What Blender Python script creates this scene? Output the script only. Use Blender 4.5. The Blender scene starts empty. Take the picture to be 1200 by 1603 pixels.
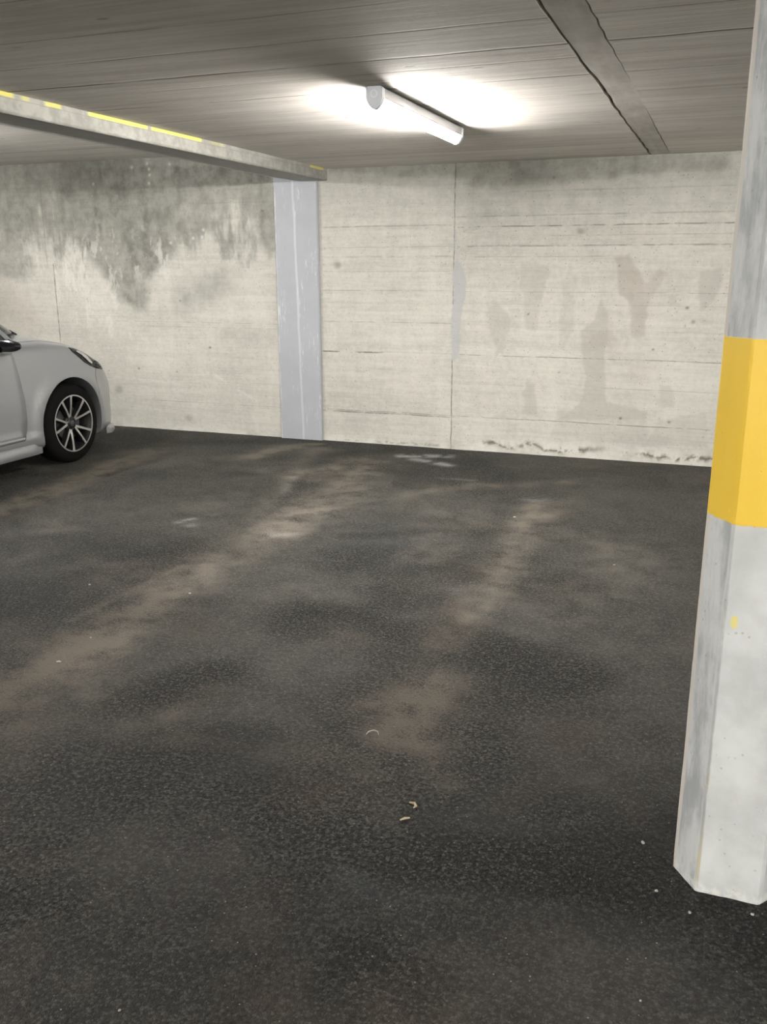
import bpy, bmesh, math, random
import numpy as np
from mathutils import Vector, Matrix
from mathutils.bvhtree import BVHTree
random.seed(7)
S = bpy.context.scene
COL = S.collection
R = math.radians

# ------------------------------------------------------------------ camera
EYE = 1.5
F_PX = 1400.87
PITCH, YAW, ROLL = R(15.34), R(20.575), R(-0.159)
_fw = Vector((-math.sin(YAW)*math.cos(PITCH), math.cos(YAW)*math.cos(PITCH), -math.sin(PITCH)))
_rt = Vector((math.cos(YAW), math.sin(YAW), 0))
_up = _rt.cross(_fw)
RT = _rt*math.cos(ROLL) + _up*math.sin(ROLL)
UP = -_rt*math.sin(ROLL) + _up*math.cos(ROLL)
cd = bpy.data.cameras.new('camera')
cam = bpy.data.objects.new('camera', cd); COL.objects.link(cam)
cam.matrix_world = Matrix(((RT.x, UP.x, -_fw.x, 0), (RT.y, UP.y, -_fw.y, 0), (RT.z, UP.z, -_fw.z, EYE), (0, 0, 0, 1)))
cd.sensor_fit = 'VERTICAL'; cd.sensor_height = 24.0; cd.lens = F_PX/1603*24.0
cd.clip_start = 0.02; cd.clip_end = 100
S.camera = cam

def ray(px, py):
    return (_fw*F_PX + RT*(px-600) - UP*(py-801.5)).normalized()
def at_floor(px, py, z=0.0):
    d = ray(px, py); t = (z-EYE)/d.z
    return (d.x*t, d.y*t)
def at_wall(px, py, Y):
    d = ray(px, py); t = Y/d.y
    return (d.x*t, EYE+d.z*t)

# ------------------------------------------------------------------ light / exposure
LAMP = 31.0           # emission strength of the lamp diffusers
S.view_settings.view_transform = 'Standard'
try: S.view_settings.look = 'None'
except Exception: pass
S.view_settings.gamma = 1.0
S.view_settings.use_curve_mapping = False
S.view_settings.exposure = 3.5
w = bpy.data.worlds.new('world'); S.world = w; w.use_nodes = True
w.node_tree.nodes['Background'].inputs[0].default_value = (0.02, 0.02, 0.022, 1)
w.node_tree.nodes['Background'].inputs[1].default_value = 0.2

# ------------------------------------------------------------------ node helper
class NT:
    def __init__(s, name):
        s.m = bpy.data.materials.new(name); s.m.use_nodes = True
        s.t = s.m.node_tree; s.b = s.t.nodes['Principled BSDF']; s._pos = None
    def n(s, typ, **kw):
        x = s.t.nodes.new(typ)
        for k, v in kw.items(): setattr(x, k, v)
        return x
    def put(s, sock, v):
        if isinstance(v, bpy.types.NodeSocket): s.t.links.new(v, sock)
        elif v is not None:
            if isinstance(v, (tuple, list)) and len(v) == 3 and sock.type == 'RGBA': v = (*v, 1)
            sock.default_value = v
    def math(s, op, a, b=None, c=None, clamp=False):
        x = s.n('ShaderNodeMath', operation=op, use_clamp=clamp)
        s.put(x.inputs[0], a)
        if b is not None: s.put(x.inputs[1], b)
        if c is not None: s.put(x.inputs[2], c)
        return x.outputs[0]
    def add(s, a, b): return s.math('ADD', a, b)
    def sub(s, a, b): return s.math('SUBTRACT', a, b)
    def mul(s, a, b): return s.math('MULTIPLY', a, b)
    def ss(s, v, lo, hi):            # smoothstep lo..hi -> 0..1 (hi may be below lo)
        x = s.n('ShaderNodeMapRange', interpolation_type='SMOOTHSTEP')
        s.put(x.inputs[0], v)
        if hi >= lo: a, b, c, d = lo, hi, 0.0, 1.0
        else: a, b, c, d = hi, lo, 1.0, 0.0
        for i, q in zip((1, 2, 3, 4), (a, b, c, d)): s.put(x.inputs[i], q)
        return x.outputs[0]
    def pos(s, obj=False):
        if s._pos is None:
            s._pos = s.n('ShaderNodeTexCoord').outputs['Object'] if obj else s.n('ShaderNodeNewGeometry').outputs['Position']
        return s._pos
    def xyz(s):
        x = s.n('ShaderNodeSeparateXYZ'); s.put(x.inputs[0], s.pos()); return x.outputs
    def scaled(s, sc, off=(0, 0, 0)):
        x = s.n('ShaderNodeMapping'); s.put(x.inputs[0], s.pos())
        x.inputs['Scale'].default_value = sc; x.inputs['Location'].default_value = off
        return x.outputs[0]
    def noise(s, scale, detail=4, rough=0.55, vec=None, dist=0.0):
        x = s.n('ShaderNodeTexNoise'); s.put(x.inputs['Vector'], vec or s.pos())
        x.inputs['Scale'].default_value = scale; x.inputs['Detail'].default_value = detail
        x.inputs['Roughness'].default_value = rough; x.inputs['Distortion'].default_value = dist
        return x.outputs[0]
    def vor(s, scale, feature='F1', vec=None, out='Distance', rnd=1.0):
        x = s.n('ShaderNodeTexVoronoi', feature=feature); s.put(x.inputs['Vector'], vec or s.pos())
        x.inputs['Scale'].default_value = scale; x.inputs['Randomness'].default_value = rnd
        return x.outputs[out]
    def attr(s, name):
        x = s.n('ShaderNodeAttribute'); x.attribute_name = name; return x.outputs['Fac']
    def mix(s, f, a, b, mode='MIX'):
        x = s.n('ShaderNodeMix', data_type='RGBA', blend_type=mode)
        s.put(x.inputs[0], f); s.put(x.inputs[6], a); s.put(x.inputs[7], b)
        return x.outputs[2]
    def bump(s, h, strength, dist, normal=None):
        x = s.n('ShaderNodeBump'); s.put(x.inputs['Height'], h)
        x.inputs['Strength'].default_value = strength; x.inputs['Distance'].default_value = dist
        if normal is not None: s.put(x.inputs['Normal'], normal)
        return x.outputs[0]
    def done(s, col=None, rough=None, normal=None, metal=None, spec=None):
        if col is not None: s.put(s.b.inputs['Base Color'], col)
        if rough is not None: s.put(s.b.inputs['Roughness'], rough)
        if normal is not None: s.put(s.b.inputs['Normal'], normal)
        if metal is not None: s.put(s.b.inputs['Metallic'], metal)
        if spec is not None: s.put(s.b.inputs['Specular IOR Level'], spec)
        return s.m

# ------------------------------------------------------------------ object helpers
def link(name, me, mat=None, parent=None):
    o = bpy.data.objects.new(name, me); COL.objects.link(o)
    if mat is not None: me.materials.append(mat)
    if parent is not None: o.parent = parent
    return o
def tag(o, label, cat, group=None):
    o['label'] = label; o['category'] = cat
    if group: o['group'] = group
    return o
def struct(o): o['kind'] = 'structure'; return o
def empty(name, loc=(0, 0, 0), parent=None):
    o = bpy.data.objects.new(name, None); COL.objects.link(o); o.location = loc
    o.empty_display_size = 0.1
    if parent is not None: o.parent = parent
    return o
def bm_mesh(name, bm, smooth=None):
    bmesh.ops.recalc_face_normals(bm, faces=bm.faces)
    me = bpy.data.meshes.new(name); bm.to_mesh(me); bm.free()
    if smooth is not None:
        me.polygons.foreach_set('use_smooth', [True]*len(me.polygons))
        me.set_sharp_from_angle(angle=R(smooth))
    return me
def box_bm(bm, lo, hi):
    r = bmesh.ops.create_cube(bm, size=1)
    for v in r['verts']:
        v.co = Vector([(lo[i]+hi[i])/2 + v.co[i]*(hi[i]-lo[i]) for i in range(3)])
    return r['verts']
def box(name, lo, hi, mat, parent=None, bevel=0):
    bm = bmesh.new(); box_bm(bm, lo, hi)
    if bevel: bmesh.ops.bevel(bm, geom=bm.edges[:], offset=bevel, segments=3, affect='EDGES', profile=0.5)
    return link(name, bm_mesh(name, bm, 40 if bevel else None), mat, parent)
def prism(poly, axis, a, b):
    """closed prism: 2D polygon extruded along axis 0/1/2 from a to b"""
    bm = bmesh.new()
    def P(q, t):
        c = list(q); c.insert(axis, t); return c
    A = [bm.verts.new(P(q, a)) for q in poly]; B = [bm.verts.new(P(q, b)) for q in poly]
    n = len(poly)
    for i in range(n): bm.faces.new((A[i], A[(i+1) % n], B[(i+1) % n], B[i]))
    bm.faces.new(A[::-1]); bm.faces.new(B)
    return bm
def lathe(prof, axis='X', n=48, close=False):
    """prof: list of (radius, along) revolved round the axis"""
    bm = bmesh.new(); rings = []
    for r_, a in prof:
        ring = []
        for k in range(n):
            t = 2*math.pi*k/n; c, s_ = math.cos(t)*r_, math.sin(t)*r_
            ring.append(bm.verts.new({'X': (a, c, s_), 'Y': (c, a, s_), 'Z': (c, s_, a)}[axis]))
        rings.append(ring)
    m = len(rings)
    for i in range(m if close else m-1):
        A, B = rings[i], rings[(i+1) % m]
        for k in range(n): bm.faces.new((A[k], A[(k+1) % n], B[(k+1) % n], B[k]))
    if not close:
        if prof[0][0] > 1e-5: bm.faces.new(rings[0][::-1])
        if prof[-1][0] > 1e-5: bm.faces.new(rings[-1])
    bmesh.ops.remove_doubles(bm, verts=bm.verts[:], dist=1e-6)
    return bm
def tube(pts, r, n=8):
    bm = bmesh.new(); rings = []
    pts = [Vector(p) for p in pts]
    for i, p in enumerate(pts):
        d = (pts[min(i+1, len(pts)-1)] - pts[max(i-1, 0)]).normalized()
        a = d.cross(Vector((0, 0, 1)))
        if a.length < 1e-3: a = d.cross(Vector((1, 0, 0)))
        a.normalize(); b = d.cross(a).normalized()
        rr = r[i] if isinstance(r, (list, tuple)) else r
        rings.append([bm.verts.new(p + (a*math.cos(2*math.pi*k/n) + b*math.sin(2*math.pi*k/n))*rr) for k in range(n)])
    for A, B in zip(rings, rings[1:]):
        for k in range(n): bm.faces.new((A[k], A[(k+1) % n], B[(k+1) % n], B[k]))
    bm.faces.new(rings[0][::-1]); bm.faces.new(rings[-1])
    return bm

# ------------------------------------------------------------------ numpy mask helpers (stains with a shape of their own, some painted shade)
_rng = np.random.default_rng(11)
def vnoise(X, Y, scale, seed):
    g = np.random.default_rng(seed).random((256, 256))
    x = X*scale; y = Y*scale
    xi = np.floor(x).astype(int); yi = np.floor(y).astype(int)
    fx = x-xi; fy = y-yi; fx = fx*fx*(3-2*fx); fy = fy*fy*(3-2*fy)
    a = g[xi & 255, yi & 255]; b = g[(xi+1) & 255, yi & 255]; c = g[xi & 255, (yi+1) & 255]; d = g[(xi+1) & 255, (yi+1) & 255]
    return (a*(1-fx)+b*fx)*(1-fy) + (c*(1-fx)+d*fx)*fy
def fbm(X, Y, scale, seed, oct=4, gain=0.55):
    s_ = 0; amp = 1; tot = 0
    for i in range(oct):
        s_ = s_ + amp*vnoise(X, Y, scale*2**i, seed+i); tot += amp; amp *= gain
    return s_/tot
def sstep(v, a, b):
    t = np.clip((v-a)/(b-a), 0, 1); return t*t*(3-2*t)
def poly_dist(X, Y, pts):
    """distance to a polyline; pts (x, y, radius) -> normalised distance d/radius"""
    best = np.full(X.shape, 1e9)
    if len(pts) == 1: pts = pts*2
    for (x0, y0, r0), (x1, y1, r1) in zip(pts, pts[1:]):
        dx, dy = x1-x0, y1-y0; L = dx*dx+dy*dy+1e-9
        t = np.clip(((X-x0)*dx+(Y-y0)*dy)/L, 0, 1)
        d = np.hypot(X-x0-t*dx, Y-y0-t*dy)/(r0+(r1-r0)*t)
        best = np.minimum(best, d)
    return best
def inside(X, Y, poly):
    c = np.zeros(X.shape, bool); n = len(poly)
    for i in range(n):
        x0, y0 = poly[i]; x1, y1 = poly[(i+1) % n]
        k = ((y0 > Y) != (y1 > Y)) & (X < (x1-x0)*(Y-y0)/((y1-y0) if abs(y1-y0) > 1e-9 else 1e-9)+x0)
        c ^= k
    return c
def grid_mesh(name, U, V, to3, masks):
    nu, nv = len(U), len(V)
    A, B = np.meshgrid(U, V, indexing='ij')
    co = np.stack(to3(A, B), -1).reshape(-1, 3).astype(np.float32)
    me = bpy.data.meshes.new(name)
    i = np.arange(nu-1)[:, None]*nv + np.arange(nv-1)[None, :]
    q = np.stack([i, i+nv, i+nv+1, i+1], -1).reshape(-1, 4).astype(np.int32)
    me.vertices.add(len(co)); me.vertices.foreach_set('co', co.ravel())
    me.loops.add(q.size); me.loops.foreach_set('vertex_index', q.ravel())
    me.polygons.add(len(q)); me.polygons.foreach_set('loop_start', np.arange(0, q.size, 4, dtype=np.int32))
    me.update(calc_edges=True); me.validate()
    for k, f in masks.items():
        a = me.attributes.new(k, 'FLOAT', 'POINT')
        a.data.foreach_set('value', np.clip(f(A, B), 0, 1).astype(np.float32).ravel())
    me.polygons.foreach_set('use_smooth', [True]*len(me.polygons))
    return me

# ------------------------------------------------------------------ dimensions
YW = 7.22            # back wall
ZC, ZCL = 2.28, 2.436   # ceilings either side of the beam
X0, X1, Y0 = -11.0, 6.0, -6.0
BEAM_R, BEAM_L = -3.20, -3.65

# ------------------------------------------------------------------ FLOOR
def FP(l):            # floor polyline from points (px, py, radius m)
    return [(*at_floor(a, b), r_) for a, b, r_ in l]
def soft(X, Y, pts, k=1.0, pw=1.0):
    d = poly_dist(X, Y, FP(pts)); return k*np.exp(-(d*d)*1.2)**pw
def f_dust(X, Y):
    nz = fbm(X, Y, 2.2, 3); n2 = fbm(X, Y, 9, 31)
    m = 0
    for pts, k in (
        ([(-60, 1130, .21), (150, 1005, .19), (300, 905, .18), (430, 830, .19), (540, 765, .22), (560, 735, .22)], .75),
        ([(110, 972, .03), (300, 880, .035), (400, 825, .04), (480, 775, .04)], .45),
        ([(-20, 1060, .06), (100, 1010, .05)], .3),
        ([(635, 1150, .14), (640, 1110, .17), (680, 1070, .13)], 1.15),
        ([(690, 1010, .1), (760, 940, .13), (800, 870, .14), (845, 790, .14)], .6),
        ([(700, 1225, .05), (650, 1170, .1)], .45),
        ([(-40, 815, .16), (120, 752, .15), (245, 706, .15)], .95),
        ([(640, 772, .1), (760, 760, .1), (880, 755, .08)], .32),
        ([(395, 815, .06), (440, 768, .07), (470, 722, .1), (500, 702, .1)], .38),
        ([(520, 735, .18), (560, 720, .15)], .5),
        ([(395, 714, .13), (450, 699, .13), (500, 695, .06)], .95), ([(470, 740, .12), (600, 722, .1)], .5),
        ([(860, 800, .1), (900, 780, .1)], .25),
        ([(60, 1085, .3)], .25), ([(560, 1180, .2)], .2), ([(820, 930, .4)], .18),
        ([(280, 1110, .08), (330, 1080, .08)], .3)):
        m = np.maximum(m, soft(X, Y, pts, k))
    return m*(0.45+0.95*nz)*(0.7+0.6*n2) + 0.22*sstep(nz, .5, .8)
def f_white(X, Y):
    n = fbm(X, Y, 14, 5); m = 0
    for pts, k in (([(630, 714, .07), (700, 714, .07)], 1.3), ([(650, 719, .06), (700, 728, .06)], 1.1),
                   ([(280, 818, .03), (330, 805, .03)], .55), ([(300, 822, .05)], .4),
                   ([(460, 745, .05), (445, 770, .04)], .25), ([(835, 782, .10)], .25), ([(700, 925, .05)], .3),
                   ([(430, 838, .05), (470, 835, .03)], .35), ([(690, 748, .03), (740, 752, .03)], .3)):
        m = np.maximum(m, soft(X, Y, pts, k))
    return m*sstep(n, .32, .62)
def f_dark(X, Y):
    n = fbm(X, Y, 3, 17); m = 0
    for pts, k in (([(510, 712, .12), (620, 705, .12)], 1.0), ([(640, 742, .14), (590, 735, .1)], .7),
                   ([(250, 690, .12), (420, 693, .1)], .75), ([(380, 740, .12), (330, 720, .1)], .4), ([(760, 722, .15), (860, 722, .1)], .5),
                   ([(0, 960, .25), (90, 930, .2)], .35), ([(1040, 1300, .22), (960, 1380, .25)], .75),
                   ([(720, 1290, .15), (900, 1230, .2)], .5), ([(1150, 1450, .3)], .7), ([(540, 960, .2)], .35),  # the spot in front of the pillar is its cast shadow, painted in
                   ([(330, 1160, .15), (420, 1190, .15)], .5), ([(850, 1400, .2)], .4)):
        m = np.maximum(m, soft(X, Y, pts, k))
    return m*(.5+.9*n) + .3*sstep(fbm(X, Y, 1.3, 77), .52, .75)
def f_rough(X, Y):
    n = fbm(X, Y, 4, 23); n0 = fbm(X, Y, 1.1, 29); m = 0.42*sstep(n0, .35, .65)+.12
    for pts, k in (([(480, 970, .25), (620, 990, .2)], .9), ([(700, 1000, .25), (880, 1060, .25)], 1.0), ([(330, 1060, .2), (170, 1110, .15)], .8),
                   ([(740, 1150, .12)], .9), ([(440, 1280, .15), (600, 1340, .15)], .8), ([(680, 1340, .15), (1000, 1380, .2)], 1.0),
                   ([(1150, 1450, .25)], .9), ([(560, 1500, .2), (640, 1560, .2)], .7), ([(60, 1180, .2)], .6), ([(0, 950, .3)], .6), ([(100, 1420, .1)], .7)):
        m = np.maximum(m, soft(X, Y, pts, k))
    for pts, k in (([(200, 1330, .14), (300, 1370, .14)], 1.0), ([(900, 1540, .3)], .8), ([(200, 1560, .25)], .6), ([(300, 780, .8)], .8), ([(980, 800, .8)], .7)):
        m = m*(1-soft(X, Y, pts, k))
    return m*(.5+1.0*n)
def f_rust(X, Y):
    n = fbm(X, Y, 6, 41); m = 0
    for pts, k in (([(800, 1120, .12), (890, 1150, .12)], .8), ([(480, 1235, .1), (530, 1240, .08)], .8), ([(300, 985, .12)], .7),
                   ([(730, 880, .12), (690, 1000, .1)], .5), ([(820, 1560, .15), (400, 1560, .1)], .4), ([(860, 800, .15)], .35), ([(140, 1020, .12)], .5)):
        m = np.maximum(m, soft(X, Y, pts, k))
    return m*sstep(n, .3, .7)
def f_blue(X, Y):
    n = fbm(X, Y, 12, 47); m = 0
    for pts, k in (([(540, 1375, .03), (640, 1415, .03)], .9), ([(290, 820, .05), (330, 805, .04)], .6), ([(320, 1200, .08), (400, 1200, .05)], .35), ([(620, 850, .5)], .3)):
        m = np.maximum(m, soft(X, Y, pts, k))
    return m*sstep(n, .25, .65)

def mat_asphalt(masks=True):
    t = NT('asphalt')
    A = (lambda k: t.attr(k)) if masks else (lambda k: 0.15)
    dust, white, dark, rough, rust, blue = [A(k) for k in ('dust', 'white', 'dark', 'rough', 'rust', 'blue')]
    big = t.noise(1.1, 4, .6); mid = t.noise(7, 5, .6); fine = t.noise(110, 4, .75)
    cell = t.vor(130, 'F1'); cellc = t.vor(130, 'F1', out='Color'); edge = t.vor(130, 'DISTANCE_TO_EDGE')
    cs = t.n('ShaderNodeSeparateColor'); t.put(cs.inputs[0], cellc); rnd = cs.outputs[0]; rnd2 = cs.outputs[1]
    v = t.add(t.mul(big, .45), t.mul(mid, .55))
    col = t.mix(t.ss(v, .36, .64), (.0180, .0174, .0155), (.0520, .0500, .0445))
    g1 = t.noise(48, 6, .8)
    col = t.mix(t.mul(t.ss(g1, .49, .37), t.add(.45, t.mul(.55, t.ss(rough, .3, .7)))), col, (.006, .0058, .0054))
    col = t.mix(t.mul(t.ss(g1, .51, .64), .85), col, (.085, .081, .073))
    edge2 = t.vor(68, 'DISTANCE_TO_EDGE'); cc2 = t.vor(68, 'F1', out='Color'); sc2 = t.n('ShaderNodeSeparateColor'); t.put(sc2.inputs[0], cc2)
    st2 = t.mul(t.ss(edge2, .05, .22), t.ss(sc2.outputs[0], .45, .95))
    rr_ = t.ss(rough, .35, .9)
    col = t.mix(t.mul(t.mul(t.ss(edge2, .12, .02), rr_), .75), col, (.0035, .0034, .0032))
    col = t.mix(t.mul(t.mul(st2, rr_), .45), col, (.10, .097, .09))
    # stones showing in rough areas
    stone = t.mul(t.ss(edge, .02, .16), t.ss(rnd, .35, .95))
    col = t.mix(t.mul(stone, t.add(t.mul(rough, .8), .25)), col, (0.1159, 0.1110, 0.1013))
    pit = t.mul(t.ss(t.noise(75, 3, .6), .53, .43), t.add(.25, t.ss(rough, .15, .6)))
    col = t.mix(t.mul(pit, .8), col, (0.0037, 0.0037, 0.0034))
    col = t.mix(t.mul(t.ss(fine, .42, .75), .3), col, (0.0610, 0.0586, 0.0537))
    col = t.mix(t.mul(dark, .62), col, (0.0055, 0.0055, 0.0054))
    d = t.mul(dust, t.ss(t.add(mid, t.mul(fine, 1.0)), .70, 1.25))
    d = t.math('MULTIPLY', d, 1.9, clamp=True)
    col = t.mix(d, col, (0.1440, 0.1269, 0.1061))
    col = t.mix(t.mul(rust, .35), col, (0.0671, 0.0403, 0.0232))
    col = t.mix(t.mul(blue, .35), col, (0.0549, 0.0708, 0.0830))
    col = t.mix(t.mul(white, t.ss(fine, .3, .6)), col, (0.3660, 0.3660, 0.3562))
    # tiny mineral flecks
    vv = t.vor(52, 'F1'); vc = t.vor(52, 'F1', out='Color'); c2 = t.n('ShaderNodeSeparateColor'); t.put(c2.inputs[0], vc)
    fl = t.mul(t.ss(vv, .13, .07), t.ss(c2.outputs[0], .80, .84))
    col = t.mix(t.mul(fl, .8), col, (0.3416, 0.3294, 0.2684))
    h = t.add(t.mul(t.ss(edge, .0, .2), t.add(t.mul(rough, .9), .12)), t.mul(fine, .35))
    h = t.sub(h, t.mul(pit, .9)); h = t.add(h, t.mul(g1, .9)); h = t.add(h, t.mul(t.mul(t.ss(edge2, 0, .25), rr_), 1.3))
    nrm = t.bump(h, .9, .0045)
    nrm = t.bump(mid, .35, .02, nrm)
    ro = t.sub(t.add(.56, t.mul(mid, .16)), t.mul(stone, .16))
    ro = t.add(ro, t.mul(d, .25))
    return t.done(col, ro, nrm, spec=.22)
M_ASPH = mat_asphalt()

fx0, fx1, fy0 = -6.2, 1.6, 0.6
U = np.arange(fx0, fx1+.001, .02); V = np.arange(fy0, YW+.021, .02); V[-1] = YW+.03
floor_me = grid_mesh('floor', U, V, lambda A, B: (A, B, 0.0*A + .004*(fbm(A, B, 2.5, 8)-.5)),
                     dict(dust=f_dust, white=f_white, dark=f_dark, rough=f_rough, rust=f_rust, blue=f_blue))
bm = bmesh.new(); bm.from_mesh(floor_me)
def quad(bm, p): return bm.faces.new([bm.verts.new(q) for q in p])
XA, XB, YA, YB = X0-.1, X1+.1, Y0-.1, YW+.03
e = -.0005
quad(bm, ((XA, YA, e), (XB, YA, e), (XB, fy0, e), (XA, fy0, e)))
quad(bm, ((XA, fy0, e), (fx0, fy0, e), (fx0, YB, e), (XA, YB, e)))
quad(bm, ((U[-1], fy0, e), (XB, fy0, e), (XB, YB, e), (U[-1], YB, e)))
bm.to_mesh(floor_me); bm.free()
floor = struct(link('floor', floor_me, M_ASPH))

def mat_band(name, c0, c1, grain=True):
    t = NT(name)
    n1 = t.noise(6, 5, .6); n2 = t.noise(45, 4, .7); g = t.noise(1, 5, .6, vec=t.scaled((18, 2, 18)))
    col = t.mix(t.ss(t.add(t.mul(n1, .5), t.mul(g, .5)), .35, .65), c0, c1)
    col = t.mix(t.mul(t.ss(n2, .6, .75), .3), col, tuple(a*.45 for a in c0))
    return t.done(col, .85, t.bump(t.add(n2, n1), .4, .004), spec=.25)
# ------------------------------------------------------------------ WALL BACK
def WP(l): return [(*at_wall(a, b, YW), r_) for a, b, r_ in l]
def wsoft(X, Z, pts, k=1.0):
    d = poly_dist(X, Z, WP(pts)); return k*np.exp(-(d*d)*1.2)
def wpoly(X, Z, pts, seed, amp=.10, edge=.02, sc=5):
    """polygon from photo points, ragged edge; soft by distance to outline"""
    P = [at_wall(a, b, YW) for a, b in pts]
    ox = (fbm(X, Z, sc, seed, 5, .65)-.5)*amp*2; oz = (fbm(X, Z, sc, seed+50, 5, .65)-.5)*amp*2
    ins = inside(X+ox, Z+oz, P)
    d = poly_dist(X+ox, Z+oz, [(*p, 1.0) for p in P+[P[0]]])
    return np.where(ins, sstep(d, 0, edge), 0)
def w_damp_shade(X, Z):
    st = fbm(X*2.2, Z*.6, 5, 63, 5, .62)
    blot = fbm(X, Z, 3.2, 64, 5, .6)
    left = sstep(X, -3.62, -3.72)
    # damp soaks down from the ceiling joint in the left field
    zl = at_wall(200, 400, YW)[1]
    m = left*.66*sstep(Z+(st-.5)*.9+(blot-.5)*.5, zl-.05, zl+.25)
    m = np.maximum(m, wpoly(X, Z, [(60, 250), (75, 300), (100, 330), (110, 380), (150, 430), (185, 480), (235, 500), (245, 440), (285, 400), (290, 340), (330, 305), (445, 298), (445, 240)], 3, .035, .12, 12)*.8)
    m = np.maximum(m, wpoly(X, Z, [(110, 250), (130, 300), (200, 330), (280, 310), (440, 300), (440, 240)], 5, .03, .10, 12)*.88)
    m = np.maximum(m, wpoly(X, Z, [(-200, 300), (-200, 430), (0, 440), (40, 450), (62, 430), (50, 380), (10, 340)], 6, .05, .12, 12)*.55)
    m = np.maximum(m, wpoly(X, Z, [(390, 320), (395, 380), (415, 410), (445, 400), (445, 300)], 9, .04, .10, 12)*.7)
    m = np.maximum(m, wsoft(X, Z, [(290, 470, .15), (350, 440, .15)], .42))
    m = np.maximum(m, wsoft(X, Z, [(360, 520, .08), (420, 530, .08)], .28))
    m = np.maximum(m, wpoly(X, Z, [(505, 240), (505, 283), (700, 290), (730, 310), (850, 300), (1000, 290), (1160, 275), (1160, 220)], 15, .05, .10, 4)*.62)  # top band of the right field: shade from the lamp's end, painted in
    m = np.maximum(m, wsoft(X, Z, [(740, 300, .12), (760, 330, .15)], .3))
    m = np.maximum(m, .22*sstep(Z, 1.75, 2.1)*sstep(X, -3.3, -3.2))  # right field darker towards the top
    return m*(.45+.75*st+.25*blot)
def w_warm(X, Z):      # brownish-pink blotches
    m = wsoft(X, Z, [(0, 480, .35), (40, 500, .25)], .55)
    m = np.maximum(m, wpoly(X, Z, [(958, 400), (965, 460), (985, 480), (985, 530), (1010, 530), (1020, 470), (1045, 425), (1035, 415), (1010, 440), (985, 395)], 21, .03, .03, 8)*.9)
    m = np.maximum(m, wpoly(X, Z, [(885, 350), (880, 380), (1050, 385), (1050, 345)], 22, .06, .08, 6)*.3)
    m = np.maximum(m, wpoly(X, Z, [(920, 520), (915, 545), (955, 550), (980, 540), (960, 515)], 23, .03, .03, 8)*.6)
    m = np.maximum(m, wsoft(X, Z, [(1000, 580, .12)], .35))
    return m*(.5+.9*fbm(X, Z, 7, 24))
def w_patch(X, Z):     # cool grey wet-looking blotches
    m = 0
    for i, (P, k) in enumerate((
        ([(760, 480), (762, 510), (775, 555), (790, 555), (800, 500), (785, 475)], .7),
        ([(815, 410), (815, 470), (820, 515), (840, 525), (845, 480), (865, 425), (862, 415), (840, 405)], .6),
        ([(935, 465), (925, 500), (905, 520), (915, 590), (905, 630), (860, 660), (1010, 660), (1015, 640), (950, 630), (950, 560), (955, 500), (942, 465)], .8),
        ([(825, 590), (812, 650), (845, 655), (840, 600)], .75),
        ([(1092, 420), (1088, 460), (1100, 490), (1120, 470), (1135, 440), (1130, 415)], .8),
        ([(1040, 460), (1045, 480), (1060, 480), (1058, 460)], .5),
        ([(1030, 600), (1030, 640), (1060, 640), (1055, 600)], .6),
        ([(1030, 655), (1110, 640), (1110, 700), (1000, 700)], .5),
        ([(870, 640), (860, 690), (1020, 700), (1010, 640)], .35),
        ([(890, 400), (880, 440), (870, 540), (880, 550), (900, 520), (905, 440)], .4))):
        m = np.maximum(m, wpoly(X, Z, P, 30+i, .035, .025, 8)*k)
    return m
def w_putty(X, Z):
    m = wpoly(X, Z, [(710, 405), (722, 410), (732, 440), (728, 470), (722, 500), (720, 560), (706, 565), (704, 500), (710, 470), (708, 430)], 51, .02, .012, 14)
    m = np.maximum(m, wpoly(X, Z, [(710, 360), (716, 360), (719, 410), (711, 410)], 52, .02, .012, 14)*.6)
    return m
def w_grime(X, Z):     # dark pocks / base crack / tie-hole marks
    n = fbm(X, Z, 14, 71, 5, .7)
    seg = sstep(fbm(X, Z*0, 2.2, 73), .42, .52)
    base_z = .045 + .05*(fbm(X, Z*0, 5, 75, 4, .6)-.5)*2 + .02
    right = sstep(X, -2.0, -1.8)
    m = np.exp(-((Z-base_z)/.010)**2)*right*seg*sstep(n, .38, .52)
    clump = sum(np.exp(-((X-at_wall(a, 700, YW)[0])/b)**2) for a, b in ((770, .10), (825, .12), (905, .18), (1000, .10), (1060, .2), (1095, .15)))
    m = np.maximum(m, np.exp(-((Z-base_z)/.022)**2)*np.clip(clump, 0, 1)*sstep(n, .47, .58))
    m = np.maximum(m, .6*np.exp(-((Z-.02)/.012)**2)*sstep(X, -3.2, -3.1)*(1-right)*sstep(n, .5, .62))
    for a, b, r_, k in ((528, 415, .035, .45), (296, 654, .04, .35), (187, 610, .045, .35), (968, 416, .012, .9), (281, 471, .016, .8), (234, 459, .012, .6),
                        (328, 544, .02, .9), (295, 538, .012, .7), (217, 577, .02, .7), (277, 582, .014, .6), (410, 330, .02, .5), (970, 655, .02, .9), (1047, 661, .02, .7),
                        (1022, 547, .016, .8), (1075, 482, .02, .8), (1085, 504, .025, .6), (827, 492, .015, .8), (807, 495, .014, .6), (874, 583, .015, .6), (908, 362, .03, .4),
                        (867, 278, .016, .7), (119, 458, .015, .5), (136, 468, .012, .6), (556, 597, .013, .7), (170, 580, .014, .6), (243, 453, .01, .6), (420, 640, .01, .5)):
        cx, cz = at_wall(a, b, YW)
        ox = (fbm(X, Z, 20, 5)-.5)*.02
        q_ = .62 if r_ < .03 else 1.0; m = np.maximum(m, min(1, k*1.15)*np.exp(-(((X+ox-cx)/(r_*q_))**2+((Z-cz)/(r_*.8*q_))**2)**1.4))
    return m
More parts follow.
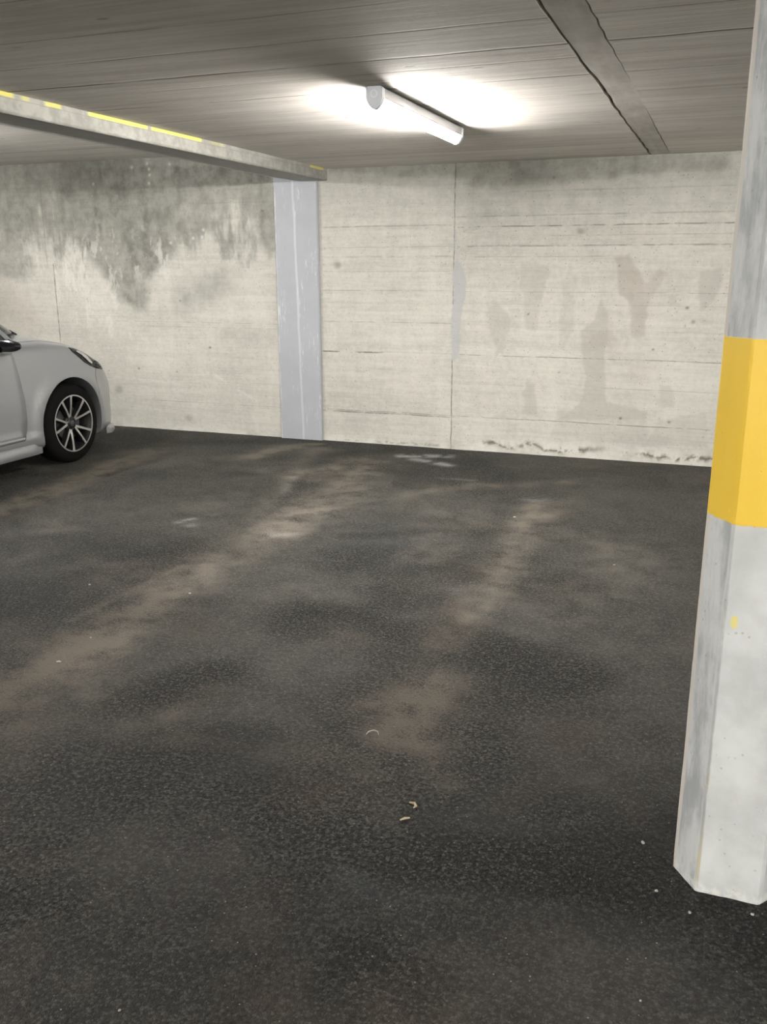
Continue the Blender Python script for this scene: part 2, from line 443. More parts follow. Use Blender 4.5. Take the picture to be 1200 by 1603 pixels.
def w_white(X, Z):     # efflorescence, lime drips
    n = fbm(X*2.5, Z, 6, 81, 5, .7)
    m = .75*sstep(n, .56, .7)*(wsoft(X, Z, [(60, 400, .25), (250, 400, .2), (170, 400, .3)], 1) + wsoft(X, Z, [(90, 440, .2), (160, 500, .35)], .8) + .2*wsoft(X, Z, [(350, 400, .3)], 1))
    for a, b in ((206, 262), (230, 256), (233, 265), (234, 274), (233, 287), (146, 288), (265, 257), (318, 360), (316, 371), (302, 373), (267, 380)):
        cx, cz = at_wall(a, b, YW); m = np.maximum(m, np.exp(-(((X-cx)**2+(Z-cz)**2)/.00016)))
    m = np.maximum(m, wsoft(X, Z, [(318, 585, .012), (330, 583, .015), (365, 605, .01), (402, 628, .012)], .7)*sstep(fbm(X, Z, 30, 9), .35, .5))
    base = np.exp(-(Z/.05)**2)*sstep(fbm(X, Z, 6, 83), .35, .6)
    m = np.maximum(m, .75*base)
    m = np.maximum(m, wsoft(X, Z, [(750, 697, .05), (800, 697, .05), (1100, 717, .05)], .8)*sstep(n, .35, .55))
    cx, cz = at_wall(528, 400, YW)
    return m
def mat_wall(name, masks=True):
    t = NT(name)
    X, Y, Z = t.xyz()
    A = (lambda k: t.attr(k)) if masks else (lambda k: 0.0)
    n1 = t.noise(1.4, 5, .6); n2 = t.noise(9, 5, .65); n3 = t.noise(70, 4, .7)
    streak = t.noise(1, 5, .6, vec=t.scaled((9, 9, 1.3)))
    hstreak = t.noise(1, 5, .7, vec=t.scaled((1.6, 1.6, 26)))
    n4 = t.noise(28, 5, .75)
    v = t.add(t.add(t.mul(n1, .22), t.mul(n2, .16)), t.add(t.mul(streak, .12), t.add(t.mul(hstreak, .26), t.mul(n4, .24))))
    col = t.mix(t.ss(v, .36, .62), (0.3937, 0.3877, 0.3525), (0.5582, 0.5499, 0.5052))
    col = t.mix(t.mul(t.ss(n3, .5, .8), .25), col, (0.6227, 0.6168, 0.5698))
    sp = t.vor(60, 'F1'); spc = t.vor(60, 'F1', out='Color'); sc = t.n('ShaderNodeSeparateColor'); t.put(sc.inputs[0], spc)
    pock = t.mul(t.ss(sp, .34, .18), t.ss(sc.outputs[0], .91, .94))
    # board lines: z0, depth, x presence
    lines = None
    if masks:
        wob = t.mul(t.sub(t.noise(1, 4, .6, vec=t.scaled((2.5, 1, .5))), .5), .014)
        gaps = t.noise(1, 5, .75, vec=t.scaled((6, 1, 14)))
        defs = [  # photo y, x range in the photo, strength, half-width
            (352, 715, 1160, .75, .005), (384, 715, 1160, .6, .006), (367, 860, 1150, .3, .004), (402, 740, 950, .3, .004), (458, 715, 1150, .35, .003), (478, 720, 1150, .25, .003),
            (335, 715, 1150, .35, .006), (295, 800, 1150, .25, .006), (562, 715, 1140, .6, .004), (612, 940, 1130, .35, .003), (657, 500, 1130, .55, .004), (605, 750, 900, .2, .003), (520, 860, 1140, .2, .003),
            (354, 505, 716, .45, .005), (387, 505, 716, .3, .004), (402, 505, 716, .35, .007), (425, 505, 716, .3, .004), (455, 505, 716, .35, .004), (505, 505, 716, .3, .006), (551, 505, 600, .9, .006), (553, 590, 716, .3, .003), (648, 505, 716, .75, .006),
            (300, 100, 440, .2, .008), (505, 180, 440, .3, .004), (513, 230, 440, .25, .004), (632, 230, 440, .3, .004), (597, 200, 440, .15, .004), (320, 130, 430, .2, .006)]
        for (py, xa, xb, st, hw) in defs:
            xm = (max(xa, 0)+xb)/2; z0 = at_wall(xm, py, YW)[1]; wxa = at_wall(xa, py, YW)[0]; wxb = at_wall(xb, py, YW)[0]
            d = t.math('ABSOLUTE', t.sub(t.sub(Z, wob), z0))
            l = t.mul(t.ss(d, hw*1.6, hw*.25), t.mul(t.ss(X, wxa-.02, wxa+.02), t.ss(X, wxb+.02, wxb-.02)))
            l = t.mul(l, st)
            lines = l if lines is None else t.math('MAXIMUM', lines, l)
        lines = t.mul(lines, t.ss(gaps, .38, .56))
        # vertical panel joints
        wobx = t.mul(t.sub(t.noise(1, 4, .6, vec=t.scaled((1, 1, 6))), .5), .016)
        for (pxa, pya, pyb, st, hw) in ((713, 250, 720, .8, .0045), (83, 413, 535, .75, .006), (62, 290, 415, .35, .006)):
            xw, za = at_wall(pxa, pya, YW); zb = at_wall(pxa, pyb, YW)[1]
            d = t.math('ABSOLUTE', t.sub(t.add(X, wobx), xw))
            l = t.mul(t.ss(d, hw*1.7, hw*.3), t.mul(t.ss(Z, za+.02, za-.02), t.ss(Z, zb-.02, zb+.02)))
            lines = t.math('MAXIMUM', lines, t.mul(t.mul(l, st), t.add(.45, t.mul(.55, t.ss(gaps, .38, .55)))))
        lines = t.mul(lines, t.ss(t.attr('putty'), .6, .2))
    damp_shade = A('damp_shade')
    col = t.mix(t.math('MULTIPLY', damp_shade, 1.05, clamp=True), col, t.mix(t.ss(n2, .35, .65), (0.1468, 0.1468, 0.1316), (0.2526, 0.2502, 0.2256)))
    if masks:
        pat = t.mul(t.attr('patch'), .6)
        col = t.mix(pat, col, (0.3348, 0.3290, 0.2937))
        col = t.mix(t.mul(t.attr('warm'), .6), col, (0.3407, 0.3079, 0.2679))
        col = t.mix(t.mul(t.attr('putty'), .85), col, t.mix(n2, (0.3407, 0.3466, 0.3525), (0.4230, 0.4300, 0.4371)))
        col = t.mix(t.mul(t.attr('wwhite'), .7), col, (0.6580, 0.6522, 0.6110))
        col = t.mix(t.mul(lines, .85), col, (0.1175, 0.1116, 0.0940))
        col = t.mix(t.mul(t.attr('grime'), .85), col, (0.0822, 0.0647, 0.0412))
    col = t.mix(t.mul(pock, .55), col, (0.1997, 0.1762, 0.1410))
    h = t.add(t.add(t.mul(n3, .3), t.mul(n4, .6)), t.mul(hstreak, .7))
    h = t.sub(h, t.mul(pock, 1.2))
    if masks: h = t.sub(h, t.mul(lines, 1.6)); h = t.sub(h, t.mul(t.attr('grime'), .8))
    nrm = t.bump(h, .5, .006)
    return t.done(col, .85, nrm, spec=.25)
M_WALL = mat_wall('board_marked_concrete')
M_WALL2 = mat_band('white_painted_concrete', (.66, .66, .64), (.76, .76, .74))  # unseen walls, white chosen to bounce light onto the ceiling
wx0, wx1 = -7.4, 1.0
U = np.arange(wx0, wx1+.001, .009); V = np.linspace(-.02, ZCL+.02, 270)
wme = grid_mesh('wall_back', U, V, lambda A, B: (A, YW + .006*(fbm(A, B, 3, 90)-.5), B),
                dict(damp_shade=w_damp_shade, warm=w_warm, patch=w_patch, putty=w_putty, grime=w_grime, wwhite=w_white))
bm = bmesh.new(); bm.from_mesh(wme)
quad(bm, ((XA, YW, -.02), (wx0, YW, -.02), (wx0, YW, ZCL+.02), (XA, YW, ZCL+.02)))
quad(bm, ((U[-1], YW, -.02), (XB, YW, -.02), (XB, YW, ZCL+.02), (U[-1], YW, ZCL+.02)))
bm.to_mesh(wme); bm.free()
struct(link('wall_back', wme, M_WALL))
struct(box('wall_left', (X0-.15, Y0, -.02), (X0, YW+.1, ZCL+.05), M_WALL2))
struct(box('wall_right', (X1, Y0, -.02), (X1+.15, YW+.1, ZCL+.05), M_WALL2))
struct(box('wall_front', (X0-.1, Y0-.15, -.02), (X1+.1, Y0, ZCL+.05), M_WALL2))

# ------------------------------------------------------------------ CEILING
def mat_ceiling():
    t = NT('ceiling_concrete'); X, Y, Z = t.xyz()
    grain = t.noise(1, 6, .65, vec=t.scaled((1.6, 26, 1)))
    grain2 = t.noise(1, 5, .7, vec=t.scaled((5, 110, 1)))
    n1 = t.noise(1.2, 4, .6); n2 = t.noise(14, 4, .6)
    bw = t.noise(1, 2, .5, vec=t.scaled((.25, 7.5, 1)))
    v = t.add(t.add(t.mul(grain, .4), t.mul(grain2, .2)), t.add(t.mul(n1, .2), t.mul(bw, .25)))
    col = t.mix(t.ss(v, .38, .68), (.52, .49, .455), (.74, .705, .66))
    wob = t.mul(t.sub(t.noise(1, 4, .6, vec=t.scaled((1.6, .6, 1))), .5), .05)
    gaps = t.noise(1, 3, .6, vec=t.scaled((1.7, 5, 1)))
    L = None
    for y0, st, hw in ((2.87, .45, .006), (3.22, .5, .007), (3.6, 1.0, .009), (3.83, .35, .006), (4.17, .85, .008), (4.63, .45, .006), (4.95, .35, .006), (5.25, .5, .007), (5.6, .35, .005), (5.87, .4, .006), (6.2, .45, .008), (6.5, .55, .008), (6.9, .4, .007), (2.45, .5, .007)):
        d = t.math('ABSOLUTE', t.sub(t.add(Y, wob), y0))
        l = t.mul(t.ss(d, hw*1.8, hw*.2), st)
        L = l if L is None else t.math('MAXIMUM', L, l)
    L = t.mul(L, t.ss(gaps, .30, .52))
    sp = t.vor(9, 'F1', vec=t.scaled((.45, 1, 1))); spc = t.vor(9, 'F1', out='Color', vec=t.scaled((.45, 1, 1))); sc = t.n('ShaderNodeSeparateColor'); t.put(sc.inputs[0], spc)
    knot = t.mul(t.ss(sp, .13, .05), t.ss(sc.outputs[0], .72, .78))
    col = t.mix(t.mul(L, .75), col, (.07, .062, .055))
    col = t.mix(t.mul(knot, .5), col, (.12, .10, .085))
    h = t.add(t.add(t.mul(grain, .8), t.mul(grain2, .5)), t.mul(n2, .2))
    h = t.sub(h, t.mul(L, 1.5)); h = t.sub(h, t.mul(knot, .5))
    h = t.add(h, t.mul(bw, .4))
    return t.done(col, .8, t.bump(h, .55, .006), spec=.3)
M_CEIL = mat_ceiling()
M_BAND = mat_band('infill_concrete', (.47, .445, .41), (.62, .59, .55))
M_GAP = NT('joint_shadow_filler').done((.055, .05, .045), .95)
# main slab is cast in two fields with a narrow filled strip between them
G0, G1 = -.631, -.484
ceil = bmesh.new()
def ragged(xc, y0, y1, n, amp, seed):
    rr = random.Random(seed); ys = [y0+(y1-y0)*i/n for i in range(n+1)]
    return [(xc + rr.uniform(-amp, amp), y) for y in ys]
def slab(bm, left, right, z0, z1):
    """left/right: edge polylines with the same y values"""
    n = len(left); V4 = []
    for (xl, y), (xr, _) in zip(left, right):
        V4.append([bm.verts.new(p) for p in ((xl, y, z0), (xr, y, z0), (xr, y, z1), (xl, y, z1))])
    for a, b in zip(V4, V4[1:]):
        for k in range(4): bm.faces.new((a[k], a[(k+1) % 4], b[(k+1) % 4], b[k]))
    bm.faces.new(V4[0]); bm.faces.new(V4[-1][::-1])
NR = 150
eL = ragged(G0, Y0-.1, YW+.1, NR, .004, 1); eR = ragged(G1, Y0-.1, YW+.1, NR, .003, 2)
ys = [y for _, y in eL]
slab(ceil, [(BEAM_L+.1, y) for y in ys], eL, ZC, ZC+.3)
slab(ceil, eR, [(XB, y) for y in ys], ZC, ZC+.3)
slab(ceil, [(XA, y) for y in ys], [(BEAM_L+.1, y) for y in ys], ZCL, ZCL+.3)
struct(link('ceiling', bm_mesh('ceiling', ceil), M_CEIL))
bb = bmesh.new()
slab(bb, [(x+.013+.004*math.sin(y*3.1), y) for x, y in eL], [(x-.004-.003*math.sin(y*2.3), y) for x, y in eR], ZC+.001, ZC+.25)
struct(link('trim_1', bm_mesh('trim_1', bb), M_BAND))
bb = bmesh.new(); box_bm(bb, (G0-.02, Y0, ZC+.014), (G1+.02, YW+.05, ZC+.04))
struct(link('trim_2', bm_mesh('trim_2', bb), M_GAP))

# ------------------------------------------------------------------ CEILING BEAM (downstand) with strip of yellow paint at its top edge
def mat_beam():
    t = NT('beam_concrete'); X, Y, Z = t.xyz()
    n1 = t.noise(13, 5, .65); n2 = t.noise(50, 4, .7)
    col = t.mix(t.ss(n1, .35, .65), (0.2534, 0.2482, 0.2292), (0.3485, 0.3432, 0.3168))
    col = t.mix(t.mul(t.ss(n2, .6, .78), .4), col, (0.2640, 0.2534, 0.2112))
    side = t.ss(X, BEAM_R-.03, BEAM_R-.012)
    # underside painted paler in place of bounce light, pale arris line, yellow line along the top of the face
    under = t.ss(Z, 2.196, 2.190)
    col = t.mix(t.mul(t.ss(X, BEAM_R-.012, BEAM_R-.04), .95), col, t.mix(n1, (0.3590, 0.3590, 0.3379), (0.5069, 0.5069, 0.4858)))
    edge_n = t.noise(1, 4, .7, vec=t.scaled((1, 4, 1)))
    runs = None
    for pa, pb, k in ((-90, 20, 1), (33, 45, .6), (70, 95, .8), (138, 230, 1), (237, 315, 1), (330, 350, .25), (485, 506, .8)):
        ya, yb = [BEAM_R/ray(p, 141+.2445*p).x*ray(p, 141+.2445*p).y for p in (pa, pb)]
        r_ = t.mul(t.mul(t.ss(Y, ya-.015, ya+.015), t.ss(Y, yb+.015, yb-.015)), k)
        runs = r_ if runs is None else t.math('MAXIMUM', runs, r_)
    zt = t.add(ZC-.026, t.mul(edge_n, .01))
    yel = t.mul(t.mul(t.ss(t.sub(Z, zt), 0, .004), side), runs)
    line = t.mul(t.mul(t.ss(t.math('ABSOLUTE', t.sub(Z, t.sub(zt, .002))), .003, .001), side), .5)
    col = t.mix(line, col, (0.2112, 0.2006, 0.1690))
    col = t.mix(t.mul(yel, .9), col, (0.6547, 0.5914, 0.1373))
    arr = t.mul(t.ss(t.math('ABSOLUTE', t.sub(Z, 2.197)), .005, .002), t.ss(edge_n, .42, .5))
    col = t.mix(t.mul(arr, .6), col, (0.2112, 0.2006, 0.1584))
    return t.done(col, .85, t.bump(t.add(n2, n1), .4, .004), spec=.25)
M_BEAM = mat_beam()
beam = prism([(BEAM_R, ZC+.1), (BEAM_R, 2.194), (BEAM_R-.006, 2.188), (-3.43, 2.188), (BEAM_L, 2.222), (BEAM_L, ZCL+.1)], 1, Y0, YW+.02)
ob = link('ceiling_beam', bm_mesh('ceiling_beam', beam), M_BEAM)
tag(ob, 'shallow concrete beam crossing the ceiling above the car, broken yellow line along its top edge', 'beam')

# ------------------------------------------------------------------ PAINTED PILASTER on the wall
def mat_pil():
    t = NT('bluish_grey_wall_paint'); X, Y, Z = t.xyz()
    n = t.noise(6, 4, .6); sc = t.noise(1, 5, .75, vec=t.scaled((55, 55, 6))); s2 = t.noise(1, 3, .6, vec=t.scaled((6, 6, 2.3)))
    col = t.mix(n, (0.3350, 0.3500, 0.3850), (0.4000, 0.4180, 0.4550))
    scr = t.mul(t.ss(sc, .57, .64), t.ss(s2, .44, .58))
    col = t.mix(t.mul(scr, .75), col, (0.6200, 0.6350, 0.6400))
    wz = t.mul(t.sub(t.noise(1, 3, .6, vec=t.scaled((1, 1, 4))), .5), .02)
    xm = t.add(t.mul(Z, -.02), -3.463)
    ln = t.ss(t.math('ABSOLUTE', t.sub(t.add(X, wz), xm)), .016, .004)
    col = t.mix(t.mul(ln, .55), col, (0.5600, 0.5850, 0.6300))
    ed = t.mul(t.ss(X, -3.668, -3.680), t.ss(sc, .42, .52))
    col = t.mix(t.mul(ed, .8), col, (0.6400, 0.6400, 0.6400))
    return t.done(col, .5, t.bump(t.add(t.mul(sc, .4), t.mul(ln, .8)), .4, .004), spec=.4)
bm = prism([(-3.688, YW+.02), (-3.688, YW-.022), (-3.680, YW-.030), (-3.292, YW-.030), (-3.283, YW-.020), (-3.283, YW+.02)], 2, -.02, 2.30)
ob = link('wall_pilaster', bm_mesh('wall_pilaster', bm), mat_pil())
tag(ob, 'narrow bluish grey painted concrete pilaster on the back wall, under the end of the beam', 'pilaster')

# ------------------------------------------------------------------ CONCRETE PILLAR
def mat_pillar():
    t = NT('pillar_concrete'); X, Y, Z = t.xyz()
    n1 = t.noise(5, 5, .6); n2 = t.noise(60, 4, .7); n3 = t.noise(1, 5, .7, vec=t.scaled((22, 22, 5)))
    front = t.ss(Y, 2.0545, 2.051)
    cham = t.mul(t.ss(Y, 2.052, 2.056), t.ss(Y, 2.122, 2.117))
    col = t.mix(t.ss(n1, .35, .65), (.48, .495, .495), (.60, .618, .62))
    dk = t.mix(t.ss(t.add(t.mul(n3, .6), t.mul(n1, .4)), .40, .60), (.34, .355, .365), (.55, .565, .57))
    col = t.mix(cham, col, dk)  # streaky chamfers, painted darker as the pillar's shaded side
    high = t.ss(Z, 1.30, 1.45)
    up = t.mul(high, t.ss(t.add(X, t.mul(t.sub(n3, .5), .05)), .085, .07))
    col = t.mix(up, col, dk)  # same painted shade on the upper left of the pillar
    sliver = t.mul(t.ss(Y, 2.117, 2.122), t.ss(X, .06, .05))
    col = t.mix(sliver, col, (.55, .52, .48))  # lamp light on the left sliver, put into its colour
    pk = t.vor(70, 'F1'); pkc = t.vor(70, 'F1', out='Color'); sc = t.n('ShaderNodeSeparateColor'); t.put(sc.inputs[0], pkc)
    pock = t.mul(t.ss(pk, .25, .12), t.ss(sc.outputs[0], .90, .94))
    col = t.mix(t.mul(pock, .3), col, (.2, .2, .19))
    # bruised arris between chamfer and front, mossy stain low down
    ar = t.mul(t.ss(t.math('ABSOLUTE', t.sub(X, t.add(.052, t.mul(n3, .01)))), .006, .001), t.ss(Y, 2.075, 2.07))
    col = t.mix(t.mul(ar, t.mul(.45, t.ss(n3, .4, .6))), col, (.2, .2, .19))
    low = t.mul(t.mul(ar, t.ss(Z, .36, .3)), t.mul(t.ss(n1, .42, .6), t.ss(n3, .42, .58)))
    col = t.mix(t.mul(low, .8), col, (.50, .44, .27))
    base = t.mul(t.ss(Z, .04, .015), t.ss(n2, .42, .6))
    col = t.mix(t.mul(base, .7), col, (.68, .68, .64))
    wz = t.mul(t.sub(t.noise(1, 3, .6, vec=t.scaled((30, 30, 4))), .5), .008)
    zz = t.add(Z, wz)
    band = t.mul(t.ss(zz, .947, .950), t.ss(zz, 1.3535, 1.3505))
    ypaint = t.mix(n1, (.76, .50, .050), (.83, .565, .068))
    col = t.mix(band, col, ypaint)
    def drop(px, pz, rx, rz):
        dx = t.math('DIVIDE', t.sub(X, px), rx); dz = t.math('DIVIDE', t.sub(Z, pz), rz)
        return t.ss(t.add(t.mul(dx, dx), t.mul(dz, dz)), 1.15, .8)
    col = t.mix(t.mul(drop(.079, .721, .008, .016), .8), col, (.72, .62, .16))
    h = t.add(t.add(t.mul(n2, .4), t.mul(n3, .5)), t.mul(band, .4)); h = t.sub(h, t.mul(pock, 1.0))
    ro = t.sub(.8, t.mul(band, .38))
    return t.done(col, ro, t.bump(h, .45, .004), spec=.35)
PW, PD = .259, .34
sec = [(0, 2.14), (.0, 2.130), (.010, 2.114), (.055, 2.049), (.060, 2.045), (.199, 2.045), (.204, 2.049), (.254, 2.114), (PW, 2.13), (PW, 2.33), (.204, 2.40), (.055, 2.40), (0, 2.33)]
bm = bmesh.new(); rings = []
rr = random.Random(4)
NZ = 46
zs_ = [0.0, .012, .03, .06] + [.06+(ZC+.02-.06)*i/NZ for i in range(1, NZ+1)]
cen = Vector((PW/2, 2.22))
# finer perimeter
per = []
for i in range(len(sec)):
    a = Vector(sec[i]); b = Vector(sec[(i+1) % len(sec)]); n = max(1, int((b-a).length/.03))
    for k in range(n): per.append(a.lerp(b, k/n))
for zi, z in enumerate(zs_):
    ring = []
    for j, p in enumerate(per):
        k = .0012*math.sin(z*9+j*.7)+rr.uniform(-.0006, .0006)
        if zi == 0: k -= .003*rr.random()
        q = p + (p-cen).normalized()*k
        zz = z + (rr.uniform(-.004, .006) if zi == 0 else 0) - (.012 if zi == 0 else 0)
        ring.append(bm.verts.new((q.x, q.y, zz)))
    rings.append(ring)
n = len(per)
for a, b in zip(rings, rings[1:]):
    for k in range(n): bm.faces.new((a[k], a[(k+1) % n], b[(k+1) % n], b[k]))
bm.faces.new(rings[0][::-1]); bm.faces.new(rings[-1])
ob = link('concrete_pillar', bm_mesh('concrete_pillar', bm, 18), mat_pillar())
tag(ob, 'light grey concrete pillar with chamfered corners and a wide yellow painted band', 'pillar')

# ------------------------------------------------------------------ LUMINAIRES
M_LHOUS = NT('grey_lamp_housing').done((.24, .245, .255), .45)
M_LCAP = NT('pale_lamp_end_cap').done((.72, .76, .82), .4)
M_LRING = NT('white_lamp_gland').done((.85, .87, .9), .4)
def mat_diff():
    t = NT('lit_diffuser'); t.b.inputs['Base Color'].default_value = (.9, .9, .9, 1)
    t.b.inputs['Emission Color'].default_value = (1.0, .965, .91, 1); t.b.inputs['Emission Strength'].default_value = LAMP
    return t.m
M_DIFF = mat_diff()
def lamp_parts(name, L=1.34):
    """runs along y from 0 to L, hangs below z = 0"""
    t = empty(name)
    cap = .035
    hz = -.054
    hous = prism([(-.034, -.008), (-.037, -.014), (-.037, hz), (.037, hz), (.037, -.014), (.034, -.008)], 1, cap, L-cap)
    link('housing', bm_mesh('housing', hous, 30), M_LHOUS, t)
    half = [(.0365, hz), (.0345, hz-.006), (.0265, hz-.020), (.0165, hz-.032), (.008, hz-.0395), (.003, hz-.0415)]
    pr = [(-x, z) for x, z in half]+[(x, z) for x, z in half[::-1]]
    dif = prism(pr[::-1], 1, cap, L-cap)
    link('diffuser', bm_mesh('diffuser', dif, 50), M_DIFF, t)
    for y0, y1, s in ((0, cap, -1), (L-cap, L, 1)):
        q = [(-.030, -.004), (-.039, -.012)]+[(-x*1.07, z-(.003 if z < hz-.01 else 0)) for x, z in half]+[(x*1.07, z-(.003 if z < hz-.01 else 0)) for x, z in half[::-1]]+[(.039, -.012), (.030, -.004)]
        bm = prism(q[::-1], 1, y0, y1)
        c = link('end_cap', bm_mesh('end_cap', bm, 40), M_LCAP, t)
        ye = y0 if s < 0 else y1
        rg = lathe([(.011, 0), (.017, 0), (.017, .004), (.011, .004)], 'Y', 24, True)
        bmesh.ops.translate(rg, verts=rg.verts[:], vec=(0, ye-(.004 if s < 0 else 0), -.036))
        link('cable_gland_ring', bm_mesh('cable_gland_ring', rg, 40), M_LRING, c)
    for y in (.25, L-.25):
        link('mounting_clip', bm_mesh('mounting_clip', prism([(-.020, 0), (-.020, -.012), (.020, -.012), (.020, 0)], 1, y-.02, y+.02)), M_LHOUS, t)
    return t
lamp = lamp_parts('ceiling_lamp')
lamp.location = (-1.562, 4.055, ZC)
tag(lamp, 'lit white tubular ceiling lamp with a grey end cap, mounted between beam and pillar', 'ceiling lamp')
def copy_tree(o, parent=None):
    c = o.copy(); COL.objects.link(c)
    if parent is not None: c.parent = parent
    for ch in list(o.children): copy_tree(ch, c)
    return c
for loc, rz, lab in (((-5.75, 4.1, ZCL), 0, 'lit tubular ceiling lamp over the parked car beyond the beam'),
                     ((-2.7, -2.9, ZC), 90, 'lit tubular ceiling lamp over the aisle, behind and just left of the viewpoint'),
                     ((.8, -2.9, ZC), 90, 'lit tubular ceiling lamp over the aisle, behind and just right of the viewpoint'),
                     ((4.2, -2.9, ZC), 90, 'added tubular fill lamp over the aisle, far behind and right of the viewpoint'),  # this and the lamps below are unseen, added as fill light
                     ((-6.4, -2.9, ZCL), 90, 'added tubular fill lamp over the aisle, far behind and left of the viewpoint'),
                     ((-1.0, -4.7, ZC), 90, 'added tubular fill lamp at the rear of the aisle, behind left of the viewpoint'),
                     ((2.4, -4.7, ZC), 90, 'added tubular fill lamp at the rear of the aisle, behind right of the viewpoint'),
                     ((3.3, 3.6, ZC), 0, 'added tubular fill lamp in the bay to the right of the pillar'),
                     ((-9.2, 1.0, ZCL), 0, 'added tubular fill lamp at the far left of the aisle')):
    l = copy_tree(lamp); l.location = loc; l.rotation_euler.z = R(rz); l['label'] = lab

# ------------------------------------------------------------------ CAR
XC, YN = -5.605, 6.49        # centre line and nose position; u runs backwards from the nose
WU, WU2, WZ, WR = .79, 3.35, .312, .312
def paint():
    t = NT('silver_car_paint'); t._pos = None
    fl = t.noise(900, 2, .5, vec=t.n('ShaderNodeTexCoord').outputs['Object'])
    col = t.mix(fl, (.33, .34, .352), (.40, .412, .426))
    t.b.inputs['Coat Weight'].default_value = .5; t.b.inputs['Coat Roughness'].default_value = .06
    return t.done(col, .38, metal=.65)
M_PAINT = paint()
M_BLACK = NT('black_plastic').done((.003, .003, .0033), .7, spec=.15)
M_GLOSS = NT('gloss_black_trim').done((.008, .008, .009), .15)
M_SEAM = NT('panel_gap_rubber').done((.03, .03, .032), .8)
M_RUB = NT('tyre_rubber').done((.0045, .0045, .0042), .85, spec=.12)
M_ALLOY = NT('machined_alloy').done((.62, .61, .58), .28, metal=.8)
M_RIMD = NT('black_alloy').done((.01, .01, .011), .45, metal=.3)
M_CHR = NT('chrome').done((.85, .86, .88), .12, metal=1.0)
M_DISC = NT('brake_disc_steel').done((.12, .12, .12), .4, metal=.8)
def glass():
    t = NT('tinted_car_glass'); t.b.inputs['Transmission Weight'].default_value = .55
    t.b.inputs['IOR'].default_value = 1.45
    return t.done((.06, .085, .10), .03)
M_GLASS = glass()
def lens():
    t = NT('clear_headlight_lens'); return t.done((.05, .052, .056), .08)
M_LENS = lens()
M_RED = NT('red_tail_light_lens').done((.35, .01, .01), .12)
M_TEXT = NT('dark_seat_fabric').done((.02, .02, .022), .9)

def ip(u, tab):
    xs = [a for a, _ in tab]; ys = [b for _, b in tab]
    # smooth monotone-ish interpolation (catmull-rom through the table)
    if u <= xs[0]: return ys[0]
    if u >= xs[-1]: return ys[-1]
    i = max(k for k in range(len(xs)) if xs[k] <= u); i = min(i, len(xs)-2)
    h = xs[i+1]-xs[i]; s_ = (u-xs[i])/h
    def sl(j):
        if j <= 0: return (ys[1]-ys[0])/(xs[1]-xs[0])
        if j >= len(xs)-1: return (ys[-1]-ys[-2])/(xs[-1]-xs[-2])
        a = (ys[j]-ys[j-1])/(xs[j]-xs[j-1]); b = (ys[j+1]-ys[j])/(xs[j+1]-xs[j])
        return 0 if a*b <= 0 else 2*a*b/(a+b)
    m0, m1 = sl(i)*h, sl(i+1)*h
    return (2*s_**3-3*s_**2+1)*ys[i]+(s_**3-2*s_**2+s_)*m0+(-2*s_**3+3*s_**2)*ys[i+1]+(s_**3-s_**2)*m1
T_TOP = [(0, .52), (.03, .58), (.08, .635), (.18, .725), (.35, .84), (.6, .94), (.85, 1.0), (1.05, 1.045), (1.4, 1.05), (3.4, 1.05), (3.7, 1.0), (3.86, .92), (3.94, .70)]
T_SH = [(0, .50), (.03, .545), (.08, .585), (.18, .655), (.3, .745), (.45, .828), (.6, .888), (.85, .94), (1.05, .965), (1.4, .97), (2.4, .975), (3.2, 1.0), (3.6, .99), (3.86, .90), (3.94, .68)]
T_W = [(0, .40), (.03, .55), (.08, .655), (.16, .735), (.26, .79), (.40, .83), (.6, .855), (.79, .868), (1.1, .858), (1.5, .845), (2.5, .85), (3.2, .870), (3.5, .862), (3.75, .80), (3.88, .70), (3.94, .52)]
T_BOT = [(0, .30), (.02, .22), (.06, .175), (.2, .165), (1.2, .17), (3.2, .18), (3.7, .24), (3.94, .36)]
